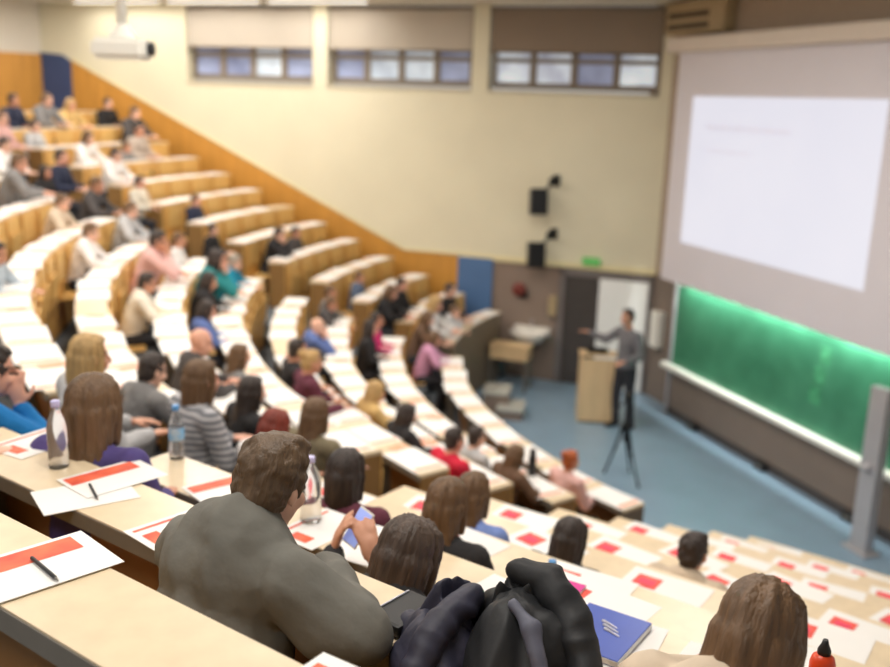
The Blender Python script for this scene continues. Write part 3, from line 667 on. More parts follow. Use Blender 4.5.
def hair_mesh(style, seed=0):
    bm = bmesh.new(); E = lambda c, r: ellipsoid(bm, V(*c), r, None, 20); K = lambda a, b, r1, r2: capsule(bm, V(*a), V(*b), r1, r2, 12, 4)
    if style == 'bald': return None
    E((0, -.022, .038), (.080, .092, .092)); E((0, -.042, -.008), (.074, .068, .084))
    if style == 'short':
        E((0, .018, .093), (.056, .052, .030)); E((.028, .01, .10), (.036, .05, .026))
        for s in (1, -1): K((s * .069, .012, .03), (s * .068, .012, -.012), .016, .009)
        E((0, -.060, -.055), (.052, .033, .035))
    if style in ('bob', 'long'):
        E((0, .022, .092), (.057, .052, .030))
        for s in (1, -1):
            K((s * .052, .028, .080), (s * .072, .026, .0), .024, .019); K((s * .072, .026, .0), (s * .068, .022, -.115), .020, .019)
            K((s * .066, -.02, .0), (s * .060, -.03, -.125), .028, .026)
        K((0, -.078, .0), (0, -.076, -.125), .05, .045); K((.04, -.062, 0), (.04, -.062, -.13), .040, .036); K((-.04, -.062, 0), (-.04, -.062, -.13), .040, .036)
    if style == 'long':
        for x in (-.066, -.04, -.014, .014, .04, .066):
            y = -.098 + .4 * abs(x); K((x * .9, y + .02, -.06), (x * 1.0, y - .025, -.24), .030, .030); K((x * 1.0, y - .025, -.24), (x * .95 + .008 * math.sin(x * 90), y - .035, -.40 + abs(x) * .7), .030, .012)
    if style == 'bun':
        E((0, .018, .092), (.056, .050, .028)); E((0, -.100, .085), (.048, .043, .046)); E((0, -.058, -.05), (.052, .038, .04))
    me = remeshed(bm, 'hair ' + style, .0075 if style != 'long' else .009, 3)
    off = Vector((seed, seed * 2, 0))   # strands: ripples that run down the hair
    for v in me.vertices:
        a = math.atan2(v.co.x, -v.co.y)
        n = noise.noise(Vector((a * 7, v.co.z * (6 if style in ('long', 'bob') else 22), seed)) + off)
        n2 = noise.noise(Vector((a * 18, v.co.z * 10, seed + 5)))
        if style in ('short', 'bun'):
            n = noise.noise(v.co * 34 + off) + .6 * noise.noise(v.co * 70 + off); n2 = 0
        v.co += v.normal * (n * .0085 + n2 * .0032)
    return me
BODY, SHIRT, TROUS, SHOE = {}, {}, {}, {}
HAIRS = {s: hair_mesh(s, i) for i, s in enumerate(('short', 'bob', 'long', 'bun'))}
def placed(name, me, root, m, mtx=None):
    o = D.objects.new(name, me)
    if len(me.materials) == 0: me.materials.append(m)
    o.material_slots[0].link = 'OBJECT'; o.material_slots[0].material = m
    o.parent = root
    if mtx is not None: o.matrix_local = mtx
    return link(o)
def person(x, y, z, rz, s, pose, hs, hc, tc, label, skin, group=None, tm=None, hsc=1.0):
    if pose not in BODY:
        BODY[pose] = body_mesh(pose); SHIRT[pose] = shirt_mesh(pose, 1.5 if pose == 'E' else 1.0); TROUS[pose] = trousers_mesh(pose); SHOE[pose] = [shoe_mesh(pose, 1), shoe_mesh(pose, -1)]
    r = empty('person', (x, y, z), rz); r.scale = (s, s, s); tag(r, label, 'person', group)
    placed('body', BODY[pose], r, skin); placed('top', SHIRT[pose], r, CLOTH[tc]); placed('trousers', TROUS[pose], r, tm or CLOTH['trousers'])
    for q in (0, 1): placed('shoe', SHOE[pose][q], r, M['black'])
    if hs != 'bald': placed('hair', HAIRS[hs], r, HAIRM[hc], head_matrix(pose) @ Matrix.Scale(hsc, 4))
    return r
for i, (x, y, k, b, s, a, pose, hs, hc, tc, lab) in enumerate(PEOPLE):
    person(x, y, FL(k) + .004, rad(a), s, pose, hs, hc, tc, lab, SKIN[(i * 7 + len(lab)) % 3], 'audience in the ' + BLK[b], hsc=1.10 if pose == 'E' else (1.12 if 'wavy' in lab or 'dark bobbed' in lab or 'brown bobbed' in lab else 1.04 if 'orange bottle' in lab else 1.0))
# speaker
person(2.86, 14.69, 0, rad(120), 1.09, 'S', 'short', 'dark', 'jacketgrey', 'speaker in a grey jacket standing behind the lectern with one arm held out', SKIN[2])

# ------------------------------------------------------------------ papers
def sheet_me(name, w, d, t=.0012, curl=.004, seed=0):
    bm = bmesh.new(); nx, ny = 4, 3; g = []
    for j in range(ny + 1):
        row = []
        for i in range(nx + 1):
            x = -w / 2 + w * i / nx; y = -d / 2 + d * j / ny
            row.append(bm.verts.new((x, y, t + (curl * ((2 * x / w) ** 2) * .5 if seed else 0))))
        g.append(row)
    for j in range(ny):
        for i in range(nx): bm.faces.new((g[j][i], g[j][i + 1], g[j + 1][i + 1], g[j + 1][i]))
    r = bmesh.ops.extrude_face_region(bm, geom=list(bm.faces)); bmesh.ops.translate(bm, verts=[v for v in r['geom'] if isinstance(v, bmesh.types.BMVert)], vec=(0, 0, .0012))
    bmesh.ops.recalc_face_normals(bm, faces=bm.faces); me = mesh_from(bm, name); me.materials.append(M['paper']); return me
def print_me(name, x0, x1, y0, y1, z, m):
    bm = bmesh.new(); bm.faces.new([bm.verts.new(p) for p in ((x0, y0, z), (x1, y0, z), (x1, y1, z), (x0, y1, z))]); me = mesh_from(bm, name); me.materials.append(m); return me
SH_BIG = sheet_me('handout', .40, .255); SH_WIDE = sheet_me('handout', .50, .325); SH_UP = sheet_me('handout', .21, .297); SH_A4 = sheet_me('sheet', .21, .29, seed=1)
BAND = print_me('band', -.19, .10, .045, .105, .0031, M['print_orange']); BAND_PALE = print_me('band', .17, .225, -.13, .14, .0031, M['print_pink'])
SH_LAND = sheet_me('handout', .38, .25); RED = print_me('red', -.145, -.03, -.05, .065, .0032, M['print_red']); REDC = print_me('redc', -.125, -.05, -.02, .035, .0035, M['print_magenta'])
rnd = random.Random(3)
for b, k, a in SEATS:
    Rm = RN(b, k) - DP(b, k) / 2; p = pol(b, Rm, a, ZD(k))
    if not in_view(p, .03): continue
    if b == 'W' and k >= 12 and rnd.random() < .5: continue
    if b == 'N' and k >= 9 and (a < -.62 or k == 11): continue
    if rnd.random() < (.04 if b != 'N' else .04): continue
    rz = AO(b, a) + PI / 2 + rnd.uniform(-.10, .10)
    sh = rnd.uniform(-.02, .04)
    p = pol(b, Rm + sh, a + rnd.uniform(-.05, .05) / AL(b, Rm), ZD(k))
    if b == 'N':
        h = tag(obj('handout', SH_LAND, None, None, p, (0, 0, rz + rnd.uniform(-.2, .2))), 'white handout with a red square print on the %s desk of the near block' % ORD[k], 'handout', 'red printed handouts on the %s near desk' % ORD[k])
        r1 = obj('red_print', RED, None, h); obj('magenta_print', REDC, None, r1)
    else:
        h = tag(obj('handout', SH_WIDE, None, None, p, (0, 0, rz)), 'white handout with a thin orange line on the %s desk of the %s' % (ORD[k], BLK[b]), 'handout', 'handouts on the %s desk of the %s' % (ORD[k], BLK[b]))
        obj('printed_band', BAND_PALE, None, h)
        if (k + int(a * 50)) % 4 == 0 and b == 'C' and k < 9:
            e = pol(b, Rm - .03, a - .28 / Rm, ZD(k) + .004)
            f = tag(obj('leaflet', print_me('leaflet', -.06, .06, -.09, .09, .0, M['print_pink']), None, None, e, (0, 0, rz + rnd.uniform(-.5, .5))), 'small pale orange leaflet lying on the %s curved desk of the middle block' % ORD[k], 'leaflet', 'leaflets on the %s desk of the middle block' % ORD[k])
# the handouts at the upper near desks are seen singly
def desk_item(b, k, x, y, name): return Vector((x, y, ZD(k)))
PAPERS = [  # x, y, desk, rot, print, label
 (-.869, 1.926, 11, -44, 'band', 'white handout with a broad orange band and a pen on the topmost near desk'),
 (-.20, 1.447, 11, -33, 'band', 'white handout with orange corner further along the topmost near desk'),
 (-1.151, 2.934, 10, -56, 'plain', 'plain white sheet with a pen on it beside the clear water bottle'),
 (-1.11, 3.08, 10, -42, 'band', 'white handout with a slanted orange band beside the clear water bottle'),
 (-.766, 2.715, 10, -42, 'line', 'white handout with an orange line and small block beside the elbow of the grey sweater'),
 (-1.50, 3.40, 10, -30, 'line', 'white handout with red edge under the arm at the picture edge'),
 (-.86, 3.66, 9, -50, 'band', 'white handout with an orange stripe on the ninth near desk behind the grey sweater'),
 (-.44, 3.32, 9, -36, 'line', 'white handout with orange print on the ninth near desk under the large bottle'),
 (-.24, 3.20, 9, -28, 'plain', 'plain white sheet on the ninth near desk beyond the lit phone'),
 (.18, 2.83, 9, -40, 'plain', 'plain white sheet on the ninth near desk by the black sleeve'),
 (.56, 2.60, 9, -26, 'plain', 'plain white sheet under the blue book'),
 (.50, 2.84, 9, -38, 'red', 'white handout with a red square beside the magenta notebook'),
 (.86, 2.42, 9, -34, 'red', 'white handout with a red square on bare beech near the long brown hair'),
]
for x, y, k, rot, kind, lab in PAPERS:
    h = tag(obj('handout', SH_LAND if kind == 'red' else SH_UP, None, None, (x, y, ZD(k) + (.003 if kind == 'band' else 0)), (0, 0, rad(rot))), lab, 'handout')
    if kind == 'band': obj('printed_band', print_me('band', -.09, -.02, -.135, .115, .0031, M['print_orange']), None, h)
    if kind == 'red': r1 = obj('red_print', RED, None, h); obj('magenta_print', REDC, None, r1)
    if kind == 'line':
        obj('printed_band', print_me('band', -.085, -.072, -.13, .13, .0031, M['print_orange']), None, h); obj('printed_square', print_me('square', -.04, .05, -.125, -.075, .0031, M['print_orange']), None, h)
def pen(p, rz, label):
    t = tag(empty('ballpoint_pen', p, rz), label, 'pen')
    bm = bmesh.new(); capsule(bm, (-.065, 0, .005), (.055, 0, .005), .0045, .0045, 8, 2); obj('barrel', mesh_from(bm, 'barrel'), M['black'], t)
    bm = bmesh.new(); capsule(bm, (.055, 0, .005), (.072, 0, .004), .004, .001, 8, 2); obj('tip', mesh_from(bm, 'tip'), M['steel'], t)
pen((-.845, 1.905, ZD(11) + .006), rad(-45), 'black pen on the handout with the broad orange band')
pen((-1.13, 2.95, ZD(10) + .003), rad(-60), 'black pen on the handout beside the clear water bottle')

# ------------------------------------------------------------------ things on the desks
def bottle(p, label, cap, lab_m, h=.22, r=.032, water=True):
    t = tag(empty('water_bottle', p), label, 'bottle')
    bm = bmesh.new(); pr = [(r * .9, 0), (r, .008), (r, h * .28), (r * .93, h * .32), (r, h * .36), (r, h * .62), (r * .8, h * .76), (r * .42, h * .88), (.012, h * .93), (.012, h * .96)]
    lathe(bm, pr, 24); obj('bottle_shell', mesh_from(bm, 'bottle_shell'), M['bottle'], t)
    bm = bmesh.new(); lathe(bm, [(.0145, h * .93), (.0155, h * .94), (.0155, h * 1.02), (.013, h * 1.03)], 18); obj('cap', mesh_from(bm, 'cap'), cap, t)
    if lab_m:
        bm = bmesh.new(); lathe(bm, [(r + .0008, h * .37), (r + .0012, h * .38), (r + .0012, h * .60), (r + .0008, h * .61)], 24); obj('label', mesh_from(bm, 'label'), lab_m, t)
bottle((-1.33, 3.17, ZD(10)), 'clear water bottle on the tenth near desk behind the orange banded handout', M['cap_violet'], None, .235, .034)
bottle((-1.15, 3.98, ZD(9)), 'water bottle with a blue label at the end of the ninth near desk', M['cap_blue'], M['label_blue'], .235, .033)
bottle((-.48, 3.38, ZD(9) + .003), 'large clear bottle with a white cap between the grey sweater and the phone', M['cap_violet'], None, .25, .04)
bottle((.43, 3.32, ZD(8)), 'small water bottle with a blue cap in front of the black haired bent head', M['cap_blue'], None, .17, .028)
# orange bottle, black flask, white cup
t = tag(empty('juice_bottle', (.90, 2.01, ZD(10) + .004)), 'orange bottle with a black cap beside the long brown hair', 'bottle')
bm = bmesh.new(); lathe(bm, [(.026, 0), (.029, .006), (.029, .05), (.025, .065), (.014, .075)], 20); obj('bottle_shell', mesh_from(bm, 'b'), M['orange_plastic'], t)
bm = bmesh.new(); lathe(bm, [(.015, .073), (.015, .085), (.009, .098), (.006, .11)], 16); obj('cap', mesh_from(bm, 'c'), M['black'], t)
t = tag(empty('flask', (.87, 8.66, ZD(2))), 'black flask beside the white cup on a low middle desk', 'flask')
bm = bmesh.new(); lathe(bm, [(.036, 0), (.04, .01), (.04, .19), (.03, .21)], 20); obj('flask_body', mesh_from(bm, 'f'), M['black'], t)
bm = bmesh.new(); lathe(bm, [(.03, .21), (.031, .215), (.031, .26), (.02, .268)], 18); obj('lid', mesh_from(bm, 'l'), M['black_metal'], t)
t = tag(empty('paper_cup', (.72, 8.80, ZD(2))), 'white paper cup with a lid on a low middle desk', 'cup')
bm = bmesh.new(); lathe(bm, [(.035, 0), (.036, .003), (.048, .13)], 20); obj('cup_wall', mesh_from(bm, 'f'), M['white_plastic'], t)
bm = bmesh.new(); lathe(bm, [(.050, .13), (.051, .135), (.044, .15), (.040, .15)], 20); obj('lid', mesh_from(bm, 'l'), M['white_plastic'], t)
# phone held up
ph_root = [p for p in PEOPLE if p[6] == 'P'][0]
a = rad(ph_root[5]); s = ph_root[4]; c = Vector((ph_root[0], ph_root[1], FL(ph_root[2]))) + Matrix.Rotation(a, 3, 'Z') @ Vector((-.375, .405, .975)) * s
t = tag(empty('smartphone', c, a), 'smartphone with a lit pale blue screen held up by the dark bobbed person in black', 'phone')
R_ = Matrix.Rotation(rad(-28), 4, 'X') @ Matrix.Rotation(rad(14), 4, 'Y')
obj('phone_case', box_me('phone_case', -.033, .033, -.004, .004, -.066, .066, mtx=R_, bevel=.003), M['white_plastic'], t)
obj('screen', box_me('screen', -.030, .030, -.0052, -.0042, -.06, .06, mtx=R_), M['phone_screen'], t)
# blue book
t = tag(empty('hardback_book', (.505, 2.63, ZD(9) + .004), rad(-33)), 'royal blue book with a silver emblem beside the black jacket', 'book')
obj('cover', box_me('cover', -.105, .105, -.15 + .02, .13, .0, .022, bevel=.002), M['book_blue'], t)
obj('pages', box_me('pages', -.100, .1062, -.132, .126, .003, .019), M['paper'], t)
bm = bmesh.new()
for i in range(3): capsule(bm, (-.02 + .012 * i, .05 - .02 * i, .0225), (.03 + .012 * i, .035 - .02 * i, .0225), .006, .003, 8, 2)
obj('emblem', mesh_from(bm, 'emblem'), M['silver'], t)
t = tag(empty('notebook', (.40, 2.88, ZD(9) + .003), rad(-30)), 'magenta notebook poking out behind the black jacket', 'notebook')
obj('cover', box_me('cover', -.06, .06, -.09, .09, 0, .012, bevel=.002), M['magenta'], t); obj('pages', box_me('pages', -.058, .0605, -.0905, .088, .002, .010), M['paper'], t)
# pencil case on the tenth desk
t = tag(empty('pencil_case', (-.08, 2.23, ZD(10)), rad(-38)), 'black glossy pencil case between the grey sweater and the jackets', 'case')
obj('case_body', box_me('case_body', -.055, .055, -.085, .085, 0, .035, bevel=.012), M['black'], t)
bm = bmesh.new(); tube(bm, [(-.045, -.07, .0365), (-.045, .07, .0365)], .003, 6); obj('zip', mesh_from(bm, 'zip'), M['silver'], t)
# jackets thrown over the desk: cloth heaps with folds, sleeves and a hood of their own
def cloth_heap(name, R, Ry, H, drop, fold_dir, seed, amp, hollow=None):
    """a draped cloth surface: crown height H, skirt falling to -drop, folds running along fold_dir"""
    bm = bmesh.new(); nr, na = 34, 96; rings = []; fx, fy = math.cos(fold_dir), math.sin(fold_dir)
    for i in range(nr + 1):
        t = i / nr; ring = []
        for j in range(na):
            a = 2 * PI * j / na
            wob = 1 + .16 * math.sin(3 * a + seed) + .08 * math.sin(7 * a + 2 * seed)
            rr_ = min(1, t * 1.25) ; x = R * rr_ * math.cos(a) * wob; y = Ry * rr_ * math.sin(a) * wob
            z = H * (1 - rr_ ** 2.4) if t < .8 else -drop * (t - .8) / .2 * (1 if math.sin(a) < .2 else .1)
            u = x * fx + y * fy; w = -x * fy + y * fx
            n = noise.noise(Vector((w * 10, u * 2.6, seed))); f = (1 - abs(n) * 2.6)
            n2 = noise.noise(Vector((w * 24, u * 6, seed + 4))); f2 = (1 - abs(n2) * 2.4)
            k = min(1, t * 3)
            z += (amp * f + amp * .4 * f2) * k
            if hollow:
                d = math.hypot((x - hollow[0]) / hollow[2], (y - hollow[1]) / hollow[3])
                if d < 1: z -= hollow[4] * (1 - d * d)
            if t > .7: x += math.cos(a) * amp * f * .5; y += math.sin(a) * amp * f * .5
            ring.append(bm.verts.new((x, y, z)))
        rings.append(ring)
        if i:
            for j in range(na):
                q = [rings[i - 1][j], rings[i - 1][(j + 1) % na], ring[(j + 1) % na], ring[j]]
                bm.faces.new(q[::-1])
    bmesh.ops.remove_doubles(bm, verts=rings[0], dist=1e-5)
    bmesh.ops.recalc_face_normals(bm, faces=bm.faces)
    for f in bm.faces: f.smooth = True
    return mesh_from(bm, name)
def sleeve(name, pts, r, seed, amp=.007):
    bm = bmesh.new()
    for (a, c), r1, r2 in zip(zip(pts, pts[1:]), r, r[1:]): capsule(bm, a, c, r1, r2, 16, 4)
    me = remeshed(bm, name, .007, 5)
    d = (Vector(pts[-1]) - Vector(pts[0])).normalized()
    for v in me.vertices:
        u = v.co.dot(d); w = v.co - d * u
        n = noise.noise(Vector((u * 15, w.x * 9, w.y * 9 + seed))); v.co += v.normal * amp * (1 - abs(n) * 2.8)
    return me
J0 = Vector((.125, 2.12, ZD(10) + .005))
t = tag(empty('jacket', J0 + V(-.125, -.04, 0)), 'navy hooded jacket heaped on the desk beside the black jacket', 'jacket')
obj('jacket_shell', cloth_heap('jacket_shell', .105, .17, .085, .22, .9, 1.7, .015, None), M['jacket_navy'], t)
obj('hood', cloth_heap('hood', .085, .075, .15, .05, 1.2, 5.2, .010, (.018, -.015, .05, .04, .11)), M['jacket_navy'], t, (.045, .055, .01))
obj('sleeve', sleeve('sleeve', [(.08, .04, .12), (.0, -.06, .09), (-.06, -.16, .0), (-.075, -.20, -.10)], (.038, .038, .034, .03), 2), M['jacket_navy'], t)
t = tag(empty('jacket', J0 + V(.075, -.05, 0)), 'black nylon jacket heaped over the desk beside the blue book', 'jacket')
obj('jacket_shell', cloth_heap('jacket_shell', .145, .185, .15, .25, 1.0, 8.3, .018, None), M['jacket_black'], t)
obj('sleeve', sleeve('sleeve', [(.0, .09, .175), (.07, .06, .17), (.125, -.03, .11), (.145, -.12, .02), (.14, -.17, -.10)], (.03, .042, .044, .04, .034), 6, .007), M['jacket_black'], t)
obj('collar', cloth_heap('collar', .075, .05, .20, .04, .4, 3.3, .010, (.0, .0, .045, .03, .06)), M['jacket_black'], t, (-.01, .06, .0))
obj('lining', sleeve('lining', [(-.02, -.04, .158), (.02, -.10, .13), (.04, -.17, .06)], (.012, .022, .014), 9, .006), M['lining'], t)

# ------------------------------------------------------------------ stage end
# projection screen board
t = tag(empty('projection_screen', fp(2, 2.25, .12)), 'large mauve grey projection screen board with a bright slide above the chalkboard', 'screen'); inv = Matrix.Translation(-t.location) @ FM
obj('screen_board', box_me('screen_board', -.72, 5.6, .10, .15, 2.25, 5.90, mtx=inv), M['screen_board'], t)
obj('cassette', box_me('cassette', -.90, 5.7, .02, .30, 5.82, 6.04, mtx=inv, bevel=.03), M['cassette'], t)
sl = obj('projected_slide', box_me('projected_slide', -.22, 3.83, .15, .156, 2.92, 5.165, mtx=inv), M['slide'], t)
rr = random.Random(5)
for u0, u1, z, hh in ((.20, 2.15, 4.72, .04), (.24, 1.35, 4.38, .026)):   # lines of blurred, unreadable words
    bm = bmesh.new(); u = u0
    while u < u1:
        w = rr.uniform(.12, .34); box(bm, u, min(u + w, u1), .156, .158, z - hh, z + hh, mtx=inv); u += w + .05
    bmesh.ops.recalc_face_normals(bm, faces=bm.faces); obj('lettering', mesh_from(bm, 'lettering'), M['slide_ink'], sl)
# chalkboard
t = tag(empty('chalkboard', fp(2, .8, 0)), 'wide green chalkboard with a white chalk rail under the projection screen', 'chalkboard'); inv = Matrix.Translation(-t.location) @ FM
obj('board_surface', box_me('board_surface', -.40, 5.3, -.03, 0, .86, 2.6, mtx=inv), M['green'], t)
obj('chalk_rail', box_me('chalk_rail', -.58, 5.3, 0, .11, .78, .86, mtx=inv, bevel=.012), M['rail_white'], t)
bm = bmesh.new(); box(bm, -.46, -.40, -.06, .03, 0, 2.7, mtx=inv); bmesh.ops.recalc_face_normals(bm, faces=bm.faces); obj('guide_rail', mesh_from(bm, 'guide_rail'), M['alu'], t)
for q in range(3):
    obj('chalk_smudge', box_me('chalk_smudge', 2.95 + .06 * q, 3.16 + .05 * q, 0, .0008, 1.25 + .28 * q, 1.48 + .28 * q, mtx=inv), M['chalk_smudge'], t)
t = tag(empty('board_lamp', fp(2, 2.42, .05)), 'slim lamp tube lighting the chalkboard from behind the lower edge of the screen', 'lamp'); inv = Matrix.Translation(-t.location) @ FM
obj('lamp_housing', box_me('lamp_housing', -.2, 5.0, .03, .09, 2.44, 2.50, mtx=inv), M['white_plastic'], t)
for i in range(3):
    L = D.lights.new('chalkboard light', 'AREA'); L.shape = 'RECTANGLE'; L.size = 1.5; L.size_y = .05; L.energy = 75; L.color = (.93, 1, .95)
    lo = D.objects.new('chalkboard light', L); link(lo); lo.location = fp(.6 + 1.65 * i, 2.40, .10)
    zz = (FR_N * .42 + Vector((0, 0, 1))).normalized(); xx = FR_U; yy = zz.cross(xx).normalized(); lo.matrix_world = Matrix(((xx.x, yy.x, zz.x, lo.location.x), (xx.y, yy.y, zz.y, lo.location.y), (xx.z, yy.z, zz.z, lo.location.z), (0, 0, 0, 1)))
# post in front of the board
t = tag(empty('steel_post', (4.97, 10.53, 0)), 'pale grey upright post standing on the floor in front of the chalkboard', 'post')
R_ = Matrix.Rotation(math.atan2(FR_U.y, FR_U.x), 4, 'Z')
obj('upright', box_me('upright', -.13, .13, -.06, .06, .02, 2.0, mtx=R_, bevel=.01), M['alu'], t)
obj('foot_plate', box_me('foot_plate', -.2, .2, -.12, .12, 0, .03, mtx=R_, bevel=.006), M['alu'], t)
bm = bmesh.new(); capsule(bm, R_ @ V(0, -.062, 1.05), R_ @ V(0, -.075, 1.05), .06, .06, 14, 2); obj('round_cover', mesh_from(bm, 'round_cover'), M['alu'], t)
for i, u in enumerate((.44, 2.2, 4.0)):
    t = tag(empty('floor_socket', fp(u, 0, .06)), ['black floor socket box under the chalkboard, by the white door', 'black floor socket box under the middle of the chalkboard', 'black floor socket box by the grey post'][i], 'socket'); inv = Matrix.Translation(-t.location) @ FM
    obj('socket_box', box_me('socket_box', u - .11, u + .11, .0, .09, 0, .10, mtx=inv, bevel=.015), M['black'], t); obj('socket_plate', box_me('socket_plate', u - .06, u + .06, .09, .094, .03, .08, mtx=inv), M['steel'], t)
# air conditioner on the front wall
t = tag(empty('air_conditioner', fp(-.75, 6.3, WD)), 'beige slotted air conditioner high on the front wall beside the screen', 'air conditioner'); inv = Matrix.Translation(-t.location) @ FM
obj('casing', box_me('casing', -1.5, .15, WD, WD + .22, 6.12, 6.62, mtx=inv, bevel=.02), M['beige_plastic'], t)
bm = bmesh.new()
for z in (6.19, 6.36): box(bm, -1.40, -.25, WD + .22, WD + .225, z, z + .09, mtx=inv)
bmesh.ops.recalc_face_normals(bm, faces=bm.faces); obj('vent_slots', mesh_from(bm, 'vent_slots'), M['slot'], t)
# paper towel dispenser
t = tag(empty('towel_dispenser', fp(-1.15, .85, WD)), 'white paper towel dispenser on the wall between door and chalkboard', 'dispenser'); inv = Matrix.Translation(-t.location) @ FM
obj('housing', box_me('housing', -1.28, -1.02, WD + .02, WD + .16, .95, 1.58, mtx=inv, bevel=.02), M['white_plastic'], t); obj('towel_slot', box_me('towel_slot', -1.27, -1.04, WD + .04, WD + .13, .92, .96, mtx=inv), M['steel'], t)

# left wall fittings
def loudspeaker(s, z, label):
    t = tag(empty('loudspeaker', wp(s, z, 0)), label, 'loudspeaker'); inv = Matrix.Translation(-t.location) @ WM
    rot = Matrix.Translation((s + .06, .32, z)) @ Matrix.Rotation(rad(24), 4, 'Z') @ Matrix.Rotation(rad(8), 4, 'X')
    obj('cabinet', box_me('cabinet', -.15, .15, -.12, .12, -.23, .23, mtx=inv @ rot, bevel=.02), M['black'], t)
    obj('grille', box_me('grille', -.13, .13, .12, .128, -.21, .21, mtx=inv @ rot, bevel=.003), M['black_metal'], t)
    bm = bmesh.new(); P0 = V(s - .16, .02, z + .36); tube(bm, [inv @ P0, inv @ V(s - .15, .22, z + .36), inv @ V(s - .05, .30, z + .18)], .028, 10); ellipsoid(bm, inv @ V(s - .15, .24, z + .37), (.07, .07, .07))
    obj('bracket', remeshed(bm, 'bracket', .012, 2), M['black_metal'], t)
    obj('wall_plate', box_me('wall_plate', s - .23, s - .09, 0, .02, z + .26, z + .46, mtx=inv, bevel=.004), M['black_metal'], t)
loudspeaker(-.13, 3.30, 'upper black loudspeaker on a bracket on the cream wall')
loudspeaker(-.14, 2.36, 'lower black loudspeaker hung over the edge of the cream wall')
t = tag(empty('exit_sign', wp(-1.02, 2.28, .05)), 'small green exit sign above the double door', 'sign'); inv = Matrix.Translation(-t.location) @ WM
obj('sign_box', box_me('sign_box', -1.18, -.87, .046, .10, 2.225, 2.36, mtx=inv, bevel=.006), M['exit'], t); obj('mounting', box_me('mounting', -1.1, -.95, .0, .05, 2.24, 2.33, mtx=inv), M['white_plastic'], t)
t = tag(empty('fire_bell', wp(.27, 1.65, 0)), 'round dull red alarm bell on the taupe wall by the blue panel', 'bell'); inv = Matrix.Translation(-t.location) @ WM
bm = bmesh.new(); lathe(bm, [(.13, .05), (.13, .07), (.115, .10), (.07, .125), (.02, .13)], 24, inv @ Matrix.Translation((.27, 0, 1.66)) @ Matrix.Rotation(rad(-90), 4, 'X')); obj('gong', mesh_from(bm, 'g'), M['bell'], t)
obj('bell_box', box_me('bell_box', .12, .28, .0, .06, 1.50, 1.64, mtx=inv, bevel=.01), M['black'], t)
t = tag(empty('soap_dispenser', wp(-.38, 1.2, 0)), 'pale narrow dispenser on the taupe wall beside the door frame', 'dispenser'); inv = Matrix.Translation(-t.location) @ WM
obj('housing', box_me('housing', -.46, -.30, 0, .11, 1.24, 1.60, mtx=inv, bevel=.015), M['beige_plastic'], t); obj('nozzle', box_me('nozzle', -.41, -.35, .04, .10, 1.20, 1.25, mtx=inv), M['steel'], t)
t = tag(empty('wash_basin', wp(-.02, .8, 0)), 'white wash basin on the taupe wall behind the small wooden table', 'basin'); inv = Matrix.Translation(-t.location) @ WM
bm = bmesh.new(); lathe(bm, [(.10, .72), (.22, .78), (.30, .92), (.31, .95), (.27, .95), (.20, .84), (.05, .82)], 26, inv @ Matrix.Translation((-.02, .30, 0)) @ Matrix.Diagonal((1.15, .9, 1, 1))); obj('bowl', mesh_from(bm, 'bowl'), M['ceramic'], t)
obj('back_ledge', box_me('back_ledge', -.36, .32, 0, .10, .84, 1.0, mtx=inv, bevel=.02), M['ceramic'], t)
bm = bmesh.new(); tube(bm, [inv @ V(-.02, .06, 1.0), inv @ V(-.02, .06, 1.12), inv @ V(-.02, .18, 1.14), inv @ V(-.02, .19, 1.09)], .012, 8); obj('tap', remeshed(bm, 'tap', .006, 1), M['alu'], t)
bm = bmesh.new(); tube(bm, [inv @ V(-.02, .28, .74), inv @ V(-.02, .28, .5), inv @ V(-.02, .04, .45)], .028, 10); obj('waste_pipe', remeshed(bm, 'waste', .008, 1), M['black'], t)
t = tag(empty('side_table', wp(.15, 0, .8), math.atan2(WALL_U.y, WALL_U.x)), 'small beech table with a deep apron in front of the wash basin', 'table')
obj('table_top', box_me('table_top', -.36, .36, -.2, .2, .78, .81, bevel=.005), M['lectern'], t); obj('apron', box_me('apron', -.34, .34, -.18, .18, .56, .78), M['lectern'], t)
for sx in (-.32, .32):
    for sy in (-.16, .16): obj('leg', box_me('leg', sx - .02, sx + .02, sy - .02, sy + .02, 0, .56), M['steel'], t)

# lectern
t = tag(empty('lectern', (2.53, 15.13, 0), rad(-4)), 'tall pale beech lectern on the blue stage floor in front of the speaker', 'lectern')
obj('front_panel', box_me('front_panel', -.33, .33, -.27, -.245, .03, 1.07, bevel=.004), M['lectern'], t)
for s in (-1, 1): obj('side_panel', box_me('side_panel', s * .32 - .012, s * .32 + .012, -.25, .25, .0, 1.05, bevel=.003), M['lectern'], t)
obj('plinth', box_me('plinth', -.30, .30, -.25, .24, 0, .06), M['dark'], t)
obj('shelf', box_me('shelf', -.31, .31, -.245, .24, .55, .575), M['lectern'], t)
obj('sloping_top', box_me('sloping_top', -.35, .35, -.30, .28, -.012, .012, mtx=Matrix.Translation((0, 0, 1.10)) @ Matrix.Rotation(rad(-6), 4, 'X'), bevel=.004), M['lectern'], t)
t = tag(empty('laptop', (2.46, 15.14, 1.122), rad(-4)), 'dark open laptop on the lectern top', 'laptop')
obj('keyboard_base', box_me('keyboard_base', -.16, .16, -.11, .11, 0, .016, bevel=.004), M['black'], t); obj('screen', box_me('screen', -.16, .16, -.004, .004, 0, .10, mtx=Matrix.Translation((0, -.11, .014)) @ Matrix.Rotation(rad(14), 4, 'X'), bevel=.003), M['black'], t)
